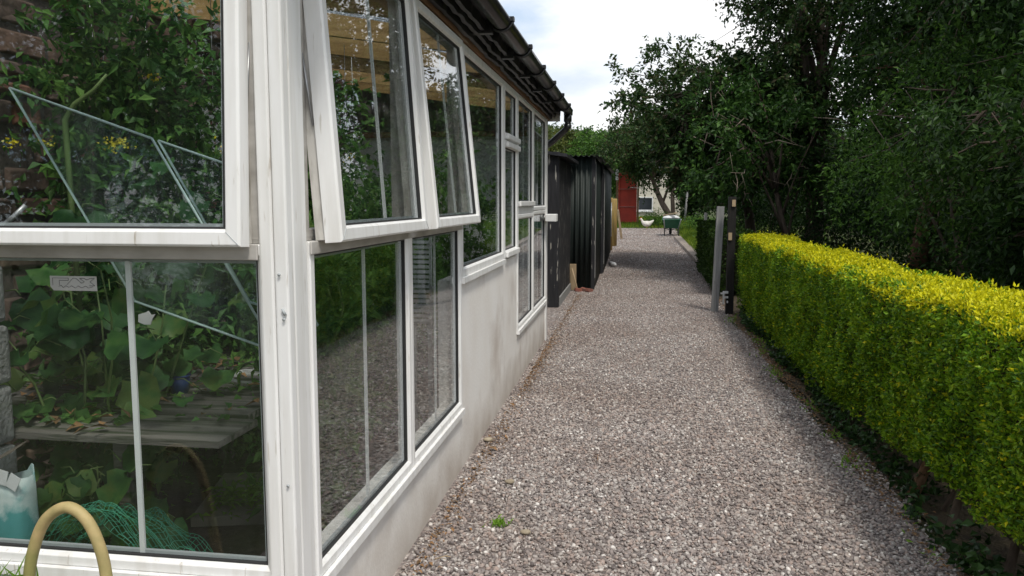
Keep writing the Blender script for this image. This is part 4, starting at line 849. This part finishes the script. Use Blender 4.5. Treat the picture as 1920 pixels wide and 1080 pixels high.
# wheelbarrow
def barrow(x, y):
    z = gz(y); t = thing('wheelbarrow', 'green wheelbarrow standing on the gravel at the path end', 'wheelbarrow', (x, y, z)); B = Vector((x, y, z))
    m = MB(); tp = [(-.32, -.38, .56), (.32, -.38, .56), (.27, .45, .62), (-.27, .45, .62)]; bt = [(-.22, -.22, .27), (.22, -.22, .27), (.17, .22, .30), (-.17, .22, .30)]
    m.add([B+Vector(v) for v in bt+tp], [(3, 2, 1, 0), (0, 1, 5, 4), (1, 2, 6, 5), (2, 3, 7, 6), (3, 0, 4, 7)]); o = m.build('tray', MT['green_metal'], t); sd_ = o.modifiers.new('s', 'SOLIDIFY'); sd_.thickness = .01
    m = MB(); m.tube([B+Vector(v) for v in tp+[tp[0]]], .014, 6); m.build('rim', MT['green_metal'], t)
    for s_ in (-1, 1):
        m = MB(); m.tube([B+Vector((s_*.28, -.85, .58)), B+Vector((s_*.23, -.3, .27)), B+Vector((s_*.06, .62, .2))], .018, 8); m.build('handle', MT['steel'], t)
        m = MB(); m.tube([B+Vector((s_*.235, -.32, .28)), B+Vector((s_*.24, -.35, .012)), B+Vector((s_*.24, -.12, .012)), B+Vector((s_*.2, .05, .25))], .016, 8); m.build('leg', MT['rubber'], t)
    m = MB(); m.tube([B+Vector((0, .62+.14*math.cos(a), .19+.14*math.sin(a))) for a in np.linspace(0, 2*math.pi, 19)], .045, 8, cap=False); wl = m.build('wheel', MT['rubber'], t)
    m = MB(); m.tube([B+Vector((-.03, .62, .19)), B+Vector((.03, .62, .19))], .11, 14); m.tube([B+Vector((-.08, .62, .19)), B+Vector((.08, .62, .19))], .015, 8); m.build('hub', MT['steel'], wl)
    IV, IF = ico(3); m = MB(); m.add([B+Vector((v[0]*.29*(1-.1*v[2]), v[1]*.33, .62+v[2]*.085+.02*noise.noise(Vector(v)*3))) for v in IV], [tuple(f) for f in IF], True); tag(m.build('sack', MT['plastic_white']), 'pale full sack lying in the green wheelbarrow', 'sack')
    m = MB(); m.box(-.06, .06, -.45, .3, 0, .03, Matrix.Translation(B+Vector((-.08, -.05, .72))) @ Matrix.Rotation(.5, 4, 'Z') @ Matrix.Rotation(-.12, 4, 'X')); tag(m.build('board', MT['pale_wood']), 'short pale board on the sack in the wheelbarrow', 'board')
barrow(1.25, 27.9)
# chicken
def chicken(x, y):
    z = gz(y); t = thing('chicken', 'white chicken standing on the grass edge left of the wheelbarrow', 'chicken', (x, y, z)); B = Vector((x, y, z)); m = MB()
    pr = [(-.20, .26, .02), (-.17, .31, .05), (-.09, .30, .09), (.0, .24, .115), (.10, .22, .10), (.17, .25, .07), (.24, .29, .045), (.30, .33, .015)]
    pr = [(-.24, .40, .006), (-.225, .40, .03), (-.19, .405, .042), (-.165, .37, .038), (-.14, .31, .05), (-.09, .26, .085), (-.02, .225, .115), (.06, .22, .12), (.13, .24, .095), (.19, .28, .06), (.25, .33, .04), (.29, .37, .012)]
    m.tube([B+Vector((a, 0, b)) for a, b, r_ in pr], [r_ for a, b, r_ in pr], 14); m.build('body', MT['feather'], t)
    for s_ in (-.04, .04): m = MB(); m.tube([B+Vector((.03, s_, .13)), B+Vector((.045, s_, .07)), B+Vector((.02, s_, .0))], [.02, .009, .008], 7); m.tube([B+Vector((.04, s_, .006)), B+Vector((-.04, s_, .006))], .006, 5); m.build('leg', MT['beak'], t)
    m = MB(); m.box(-.225, -.165, -.006, .006, .432, .462, Matrix.Translation(B)); m.box(-.228, -.212, -.01, .01, .345, .375, Matrix.Translation(B)); m.build('comb', MT['comb'], t)
    m = MB(); m.tube([B+Vector((-.225, 0, .40)), B+Vector((-.262, 0, .392))], [.012, .002], 7); m.build('beak', MT['beak'], t)
    m = MB()
    for s_ in (-.026, .026): m.tube([B+Vector((-.215, s_, .408)), B+Vector((-.215, s_*1.25, .408))], .005, 7)
    m.build('eye', MT['rubber'], t)
chicken(.45, 31.4)
# posts by the hedge
m = MB(); p0, p1 = Vector((1.13, 11.4, -.02)), Vector((1.155, 11.4, 1.47)); R_ = Matrix.Translation(p0) @ Matrix.Rotation(.03, 4, 'Y')
m.box(-.048, .048, -.045, .045, 0, 1.49, R_); m.box(-.010, .030, -.0455, -.040, .3, .34, R_); tag(m.build('grey_post', MT['grey_post'], bevel=.006), 'weathered grey square post beside the end of the hedge', 'post')
t = thing('black_post', 'black timber post with pale blocks at the hedge end', 'post', (1.31, 11.15, 0))
m = MB(); m.box(1.25, 1.35, 11.1, 11.2, 0, 1.60); m.build('post_shaft', MT['dark_post'], t, bevel=.005)
for z0, z1, x in ((1.47, 1.56, 1.31), (1.02, 1.12, 1.275)): m = MB(); m.box(x-.02, x+.025, 11.075, 11.0995, z0, z1); m.build('block', MT['pale_wood'], t)
m = MB(); m.box(1.20, 1.222, 11.05, 11.08, .16, .33); m.box(1.2225, 1.27, 11.05, 11.08, .30, .33); m.box(1.2225, 1.27, 11.05, 11.08, .235, .262); m.box(1.255, 1.27, 11.05, 11.08, .17, .20); m.box(1.17, 1.1995, 11.05, 11.08, .29, .31); m.build('gate_bracket', MT['plastic_white'], t)
# kerb timbers
for (xa, ya, xb_, yb, lb) in ((1.42, 17.3, 1.36, 22.0, 'nearer timber kerb along the right edge of the path'), (1.36, 22.05, 1.28, 26.6, 'farther timber kerb ending near the wheelbarrow')):
    m = MB(); za, zb = gz(ya), gz(yb); m.add([Vector(v) for v in [(xa, ya, za-.03), (xa+.22, ya, za-.03), (xb_+.22, yb, zb-.03), (xb_, yb, zb-.03), (xa, ya, za+.09), (xa+.22, ya, za+.09), (xb_+.22, yb, zb+.09), (xb_, yb, zb+.09)]], [(3, 2, 1, 0), (4, 5, 6, 7), (0, 1, 5, 4), (1, 2, 6, 5), (2, 3, 7, 6), (3, 0, 4, 7)]); tag(m.build('kerb', MT['kerb'], bevel=.01), lb, 'kerb')
m = MB(); m.box(1.7, 1.95, 18.6, 19.3, gz(19), gz(19)+.07); tag(m.build('stone_slab', MT['kerb'], bevel=.01), 'flat pale slab on the grass by the nearer kerb', 'slab')
# poles and line
m = MB(); z = gz(33.5); m.tube([(2.02, 33.5, z), (2.14, 33.5, z+1.8)], .045, 8); tag(m.build('line_pole', MT['grey_post']), 'thin grey clothes line pole among the far leaves', 'pole')
m = MB(); m.tube([(-.2, 34.5, z+1.62), (1.0, 34, z+1.50), (2.12, 33.5, z+1.6)], .008, 5); tag(m.build('clothes_line', MT['string']), 'pale line strung across in front of the cream house', 'line')
m = MB(); z = gz(24); m.box(2.02, 2.10, 24, 24.08, z, z+.95); tag(m.build('short_post', MT['grey_post']), 'short grey stump of a post in the grass behind the kerb', 'post')
# grass
def grass(name, n, fx, fy, h, keep=None):
    Y = fy(n); X = fx(n, Y); P = np.stack([X, Y, gza(Y)], 1); D = rng.normal(0, .35, (n, 3))+[0, 0, 1]; o = leaves4(name, P, D, rnd(n), rng.uniform(h*.5, h*1.3, n), rng.uniform(.01, .022, n), L_['grass']); tag(o, kind='stuff')
grass('verge_grass', 26000, lambda n, Y: 1.60+rng.exponential(.9, n), lambda n: rng.uniform(17.3, 34, n), .28)
grass('far_grass', 16000, lambda n, Y: rng.uniform(-1.4, 3.2, n), lambda n: rng.uniform(32.0, 41, n), .16)
def bush(name, label, x, y, r, h, n, mat, ls=(.05, .09), cat='bush', group=None):
    t = thing(name, label, cat, (x, y, gz(y)), group); D0 = rnd(n//6); rr = rng.random(n//6)**.4; C = np.stack([x+D0[:, 0]*r*rr, y+D0[:, 1]*r*rr, gz(y)+h*.5+D0[:, 2]*h*.5*rr], 1)
    C += .12*rng.normal(size=C.shape); C[:, 2] = np.maximum(C[:, 2], gz(y)+.05); P = np.repeat(C, 6, 0)+rng.normal(0, .06, (len(C)*6, 3)); k = len(P); leaves4('foliage', P, rnd(k)+[0, 0, -.1], rng.normal(0, .5, (k, 3))+[0, 0, 1], rng.uniform(*ls, k), rng.uniform(ls[0]*.5, ls[1]*.55, k), L_[mat], t)
    m = MB()
    for i in range(7): e = C[int(rng.integers(len(C)))]; m.tube([(x, y, gz(y)-.02), (x*.5+e[0]*.5, y*.5+e[1]*.5, gz(y)*.5+e[2]*.5+.05), tuple(e)], [.02, .013, .005], 5)
    m.build('stem', MT['bark'], t)
bush('low_bush', 'low green bush beside the white chicken', 1.0, 32.9, .7, .6, 2200, 'mid')
bush('low_bush', 'yellow green bush behind the wheelbarrow near the kerb', 2.3, 28.5, .7, .6, 2200, 'mid')
bush('low_bush', 'tall loose bush hiding the right part of the cream house', 2.55, 37, .75, 2.6, 5000, 'dark', (.10, .16))
bush('low_bush', 'rounded bush in the grass at the far right of the path', 2.6, 22.5, .8, .75, 2400, 'mid')

# ------------------------------------------------------------ trees
def tree(name, label, base, c, r, ncl, mat, seed, leaf=(.055, .09), k=8, mlv=9, tr=.12, spr=.42, barkm='bark', gap=-.3, extra=(), group=None, dead=0, wl=.5, lean=None, cat='tree', droop=.35):
    rs = np.random.default_rng(seed); base = Vector((base[0], base[1], gz(base[1])-.03)); t = thing(name, label, cat, base, group); c = np.array(c, float); r = np.array(r, float)
    C = []
    while len(C) < ncl:
        d = rs.normal(size=3); d /= np.linalg.norm(d); rad = rs.random()**.45*(1+.38*noise.noise(Vector(d*2.1)+Vector((seed, 0, 0)))); p = c+d*r*rad
        if noise.noise(Vector(p*.95)+Vector((seed*3, 1, 2))) < gap: continue
        if p[2] < .9 and seed < 90: continue
        C.append(p)
    for e in extra: C.append(np.array(e, float))
    C = np.array(C)
    # trunk and limbs
    m = MB(); top = Vector(c+np.array([0, 0, r[2]*.5])); lean = lean or [0, 0]; tp = []
    for i in range(9):
        q = i/8; p = base.lerp(top, q)+Vector((lean[0]*math.sin(q*math.pi), lean[1]*math.sin(q*math.pi), 0))+Vector((noise.noise(Vector((q*3, seed, 0))), noise.noise(Vector((q*3, seed, 5))), 0))*.22*q; tp.append(p)
    m.tube(tp, [tr*(1.25 if i == 0 else 1)*(1-.82*i/8) for i in range(9)], 10); nodes = [np.array(p[:]) for p in tp[3:]]; 
    for l in range(11):
        s_ = tp[2+int(rs.integers(0, 5))]; dd = rs.normal(size=3); dd /= np.linalg.norm(dd); dd[2] = abs(dd[2])*.7; e = Vector(c+dd*r*.72); md = s_.lerp(e, .5)+Vector((0, 0, .12*r[2])); q1 = s_.lerp(e, .25)+Vector((0, 0, .09*r[2]))
        m.tube([s_, q1, md, e], [tr*.42, tr*.33, tr*.22, tr*.08], 7); nodes += [np.array(q1[:]), np.array(md[:]), np.array((md.lerp(e, .5))[:]), np.array(e[:])]
    Nd = np.array(nodes); m2 = MB()
    for i, p in enumerate(C):
        j = int(np.argmin(np.linalg.norm(Nd-p, axis=1))); a_ = Vector(Nd[j]); b_ = Vector(p)
        if i % 2 == 0 or i >= ncl: mid = a_.lerp(b_, .5)+Vector(rs.normal(0, .06, 3)); m.tube([a_, mid, b_], [.014, .009, .004], 4)
    m.build('trunk', MT[barkm], t)
    n = len(C)*k; S = nrm(rs.normal(size=(n, 3))+np.repeat(nrm((C-c)/r), k, 0)*.5+[0, 0, -.12]); ln = spr*rs.uniform(.5, 1.2, (n, 1))
    tt = (np.arange(mlv)+.6)/mlv; P = np.repeat(C, k, 0)[:, None, :]+S[:, None, :]*ln[:, None, :]*tt[None, :, None]; P[:, :, 2] -= (tt[None]**2)*droop*ln
    P = P.reshape(-1, 3)+rs.normal(0, .02, (n*mlv, 3)); S2 = np.repeat(S, mlv, 0); N_ = len(P); side = np.cross(S2, rs.normal(size=(N_, 3)))
    D = S2*.6+nrm(side)*.8+[0, 0, -.25]; Nn = rs.normal(0, .55, (N_, 3))+[0, 0, .9]; L = rs.uniform(*leaf, N_)
    leaves4('crown', P, D, Nn, L, L*wl*rs.uniform(.8, 1.2, N_), L_[mat], t)
    if dead:
        for i in range(dead):
            m = MB(); p = Vector(C[int(rs.integers(len(C)))]); p = Vector(c)+(p-Vector(c))*1.05; d = Vector(rs.normal(size=3)); d.z = -abs(d.z)*.4; d.y = -abs(d.y); d.normalize(); e = p+d*rs.uniform(.4, .9); mid = p.lerp(e, .5)+Vector(rs.normal(0, .08, 3)); m.tube([p, mid, e], [.012, .009, .004], 5)
            for q in range(3): f_ = mid.lerp(e, .3*q+.2); m.tube([f_-Vector((.001, 0, 0)), f_+Vector(rs.normal(0, .14, 3))], [.005, .002], 4)
            m.build('bare_twig', MT['twig'], t)
    return t
tree('plum_tree', 'purplish leaved tree hanging low over the path beyond the posts', (2.6, 17.5), (1.95, 17.6, 3.2), (1.95, 1.9, 1.45), 560, 'plum', 31, leaf=(.08, .14), tr=.13, gap=-.28, dead=16,
     extra=[(-.45, 18.5, 4.5), (-.5, 18.5, 3.75), (-.25, 18.6, 4.4), (.62, 18.4, 5.0), (.3, 18.5, 4.9), (-.25, 18.5, 3.9), (-.05, 18.5, 4.15), (.15, 18.4, 4.0), (.3, 18.2, 4.55), (.45, 18.2, 4.8), (.5, 18.3, 4.3), (-.35, 18.5, 3.4), (.0, 18.5, 3.6), (.9, 18, 4.7), (1.1, 18, 4.9)], spr=.36)
tree('green_tree', 'light green broad leaved tree in front of the purplish one', (2.9, 15.2), (2.25, 15.2, 2.75), (1.45, 1.0, 1.15), 95, 'mid2', 32, leaf=(.08, .13), tr=.07, gap=0, dead=14, spr=.5)
tree('tall_tree', 'tall dark tree with sky showing through its crown above the posts', (3.6, 17), (3.5, 16.5, 5.4), (2.2, 1.8, 2.7), 330, 'plum', 33, leaf=(.08, .13), tr=.2, gap=-.02, dead=0)
tree('dark_tree', 'tall dark tree with twin reddish trunk behind the middle of the hedge', (4.1, 12.6), (4.7, 12, 4.6), (2.1, 1.8, 3.1), 620, 'dark', 34, leaf=(.06, .11), tr=.17, barkm='bark_red', gap=-.35)
tree('dark_tree', 'dark tree nearest the camera at the right edge', (4.6, 8.2), (4.5, 8.4, 3.9), (1.9, 1.9, 2.9), 640, 'dark', 35, leaf=(.05, .09), tr=.16, gap=-.35)
tree('dark_tree', 'dark leafy tree between the reddish trunk and the right edge', (5.0, 10.5), (5.2, 10.3, 4.6), (1.9, 1.7, 3.6), 560, 'dark', 36, leaf=(.06, .10), tr=.17, gap=-.4)
tree('dark_tree', 'dark tree standing behind the hedge end, left of the reddish trunk', (5.2, 15.0), (5.1, 14.6, 4.0), (1.6, 1.6, 2.6), 440, 'dark', 37, leaf=(.07, .11), tr=.15, gap=-.3)
tree('dark_tree', 'tallest dark tree far back on the right side', (7.5, 13.5), (7.2, 13.4, 6.2), (2.6, 2.4, 4.8), 560, 'dark', 38, leaf=(.09, .14), tr=.22, gap=-.4, k=8)
tree('ash_tree', 'lighter green leafy sapling behind the middle of the hedge', (3.6, 9.3), (3.4, 9.6, 2.3), (1.2, 1.9, 1.1), 210, 'mid', 39, leaf=(.05, .08), tr=.05, gap=0, spr=.4, wl=.4)
tree('ash_tree', 'green leafy sapling behind the hedge at the right edge', (3.3, 6.4), (3.1, 6.4, 1.9), (.9, 1.5, 1.3), 240, 'dark', 40, leaf=(.05, .08), tr=.05, gap=0, spr=.38, wl=.4)
tree('forked_tree', 'small forked tree with leaning dark trunk before the cream house', (1.75, 33), (.8, 33, 3.7), (2.2, 1.8, 1.3), 230, 'plum', 41, leaf=(.10, .16), tr=.14, gap=-.15, spr=.6, lean=(-.55, 0))
m = MB(); z = gz(33); m.tube([(1.8, 33, z), (1.55, 33, z+.5), (1.5, 33.1, z+1.2), (1.55, 33, z+2.2)], [.12, .10, .08, .06], 8); m.build('second_trunk', MT['bark'], bpy.data.objects['forked_tree'])
tree('leafy_tree', 'low green tree at the left of the cream house', (-2.2, 46), (-2.0, 46, 3.6), (1.9, 1.6, 2.0), 200, 'mid', 42, leaf=(.14, .22), tr=.14, spr=.7, k=7)
tree('leafy_tree', 'olive green tree above the sheds, nearest the downpipe', (-5.6, 50), (-5.2, 50, 3.9), (2.4, 1.8, 2.1), 220, 'olive', 43, leaf=(.15, .24), tr=.15, spr=.8, k=7)
tree('leafy_tree', 'tall green tree behind the red door', (-.2, 50), (.6, 50, 4.6), (2.4, 1.8, 2.3), 240, 'dark', 44, leaf=(.15, .24), tr=.15, spr=.8, k=7)
tree('leafy_tree', 'broad dark tree right of the cream house', (5.5, 36), (5.4, 36, 2.9), (3.0, 2.0, 2.2), 380, 'dark', 45, leaf=(.13, .2), tr=.16, spr=.7, k=7)
tree('leafy_tree', 'dark tree in the shade beyond the dark hedge', (4.4, 24), (4.2, 24, 2.9), (2.2, 1.8, 2.4), 380, 'dark', 46, leaf=(.09, .14), tr=.14, spr=.6, k=7, gap=-.4)
for i, (x, y, r_, h, lb) in enumerate([(4.6, 12.3, 1.0, 1.8, 'dark shrub at the foot of the reddish trunk'), (4.2, 9.4, .9, 1.6, 'dark shrub behind the middle of the golden hedge'), (3.6, 6.8, .8, 1.4, 'dark shrub behind the hedge at the right edge'), (3.8, 15.2, 1.0, 1.7, 'dark shrub behind the black post'), (3.1, 19.5, 1.0, 1.9, 'dark shrub in the shade past the dark hedge')]):
    bush('shrub', lb, x, y, r_, h, 5200, 'dark', (.05, .09))
tree('added_back_tree', 'unseen dark tree added behind the camera to darken reflections in the open front casement', (-8.5, -7.5), (-8.5, -7.5, 5.0), (3.2, 2, 4.2), 420, 'dark', 61, leaf=(.14, .22), tr=.2, spr=.7, k=7, gap=-.5)  # this tree and the next are unseen, added to darken the front pane reflections
tree('added_back_tree', 'unseen broad dark tree added behind the camera to darken reflections in the lower front pane', (-3.5, -8.5), (-3.5, -8.5, 4.6), (3.0, 2, 4.0), 420, 'dark', 62, leaf=(.14, .22), tr=.2, spr=.7, k=7, gap=-.5)
# dense wood closing the view on the right
n = 60000; X = rng.uniform(8, 14, n); Y = rng.uniform(3, 36, n); Zt = rng.random(n)**.8*(6.5+2*np.sin(Y*.9)+1.2*np.sin(X*2+Y))*np.where(Y > 20, .42, 1); P = np.stack([X, Y, gza(Y)+Zt], 1)
tag(leaves4('dense_wood', P, rnd(n)+[0, 0, -.2], rng.normal(0, .5, (n, 3))+[-.3, 0, 1], rng.uniform(.25, .45, n), rng.uniform(.12, .22, n), L_['dark']), kind='stuff')
# ------------------------------------------------------------ hills
V = []; nx, ny = 140, 26; 
for j in range(ny):
    for i in range(nx):
        x = -260+520*i/(nx-1); y = 95+165*j/(ny-1); q = min(1, j/(ny-1)*1.15); h = (17+7*noise.noise(Vector((x*.012, 1, 0)))-.045*x)*math.sin(min(1, q)*math.pi/2)**1.1
        h += 1.6*noise.noise(Vector((x*.12, y*.12, 0)))+1.0*noise.noise(Vector((x*.35, y*.35, 3))) if j else 0
        V.append((x, y, .6+h))
idx = np.arange(nx*ny).reshape(ny, nx); Fc = np.stack([idx[:-1, :-1], idx[:-1, 1:], idx[1:, 1:], idx[1:, :-1]], -1).reshape(-1, 4)
tag(npmesh('hills', np.array(V), Fc, M('hill_green', (.022, .035, .016), (.045, .06, .024), scale=.25, rough=1), smooth=True), kind='structure')
VV = np.array(V).reshape(ny, nx, 3); n = 42000; X = rng.uniform(-60, 40, n); fj = rng.random(n)*(ny-1.01); fi = (X+260)/520*(nx-1); i0 = fi.astype(int); j0 = fj.astype(int); Zh = VV[j0, i0, 2]*(1-(fj-j0))+VV[j0+1, i0, 2]*(fj-j0); Yh = 95+165*fj/(ny-1)
cl = np.array([noise.noise(Vector((a*.22, b*.22, 8))) for a, b in zip(X, Yh)]); P = np.stack([X, Yh, Zh+np.clip(cl, -.2, 1)*3.2+rng.random(n)*.8], 1)
tag(leaves4('hillside_wood', P, rnd(n), rng.normal(0, .5, (n, 3))+[0, -.5, 1], rng.uniform(.7, 1.5, n), rng.uniform(.5, 1.1, n), L_['far']), kind='stuff')
for o in list(sc.objects):
    if o.type == 'MESH' and o.parent is None and 'label' not in o and 'kind' not in o: print('UNTAGGED', o.name)
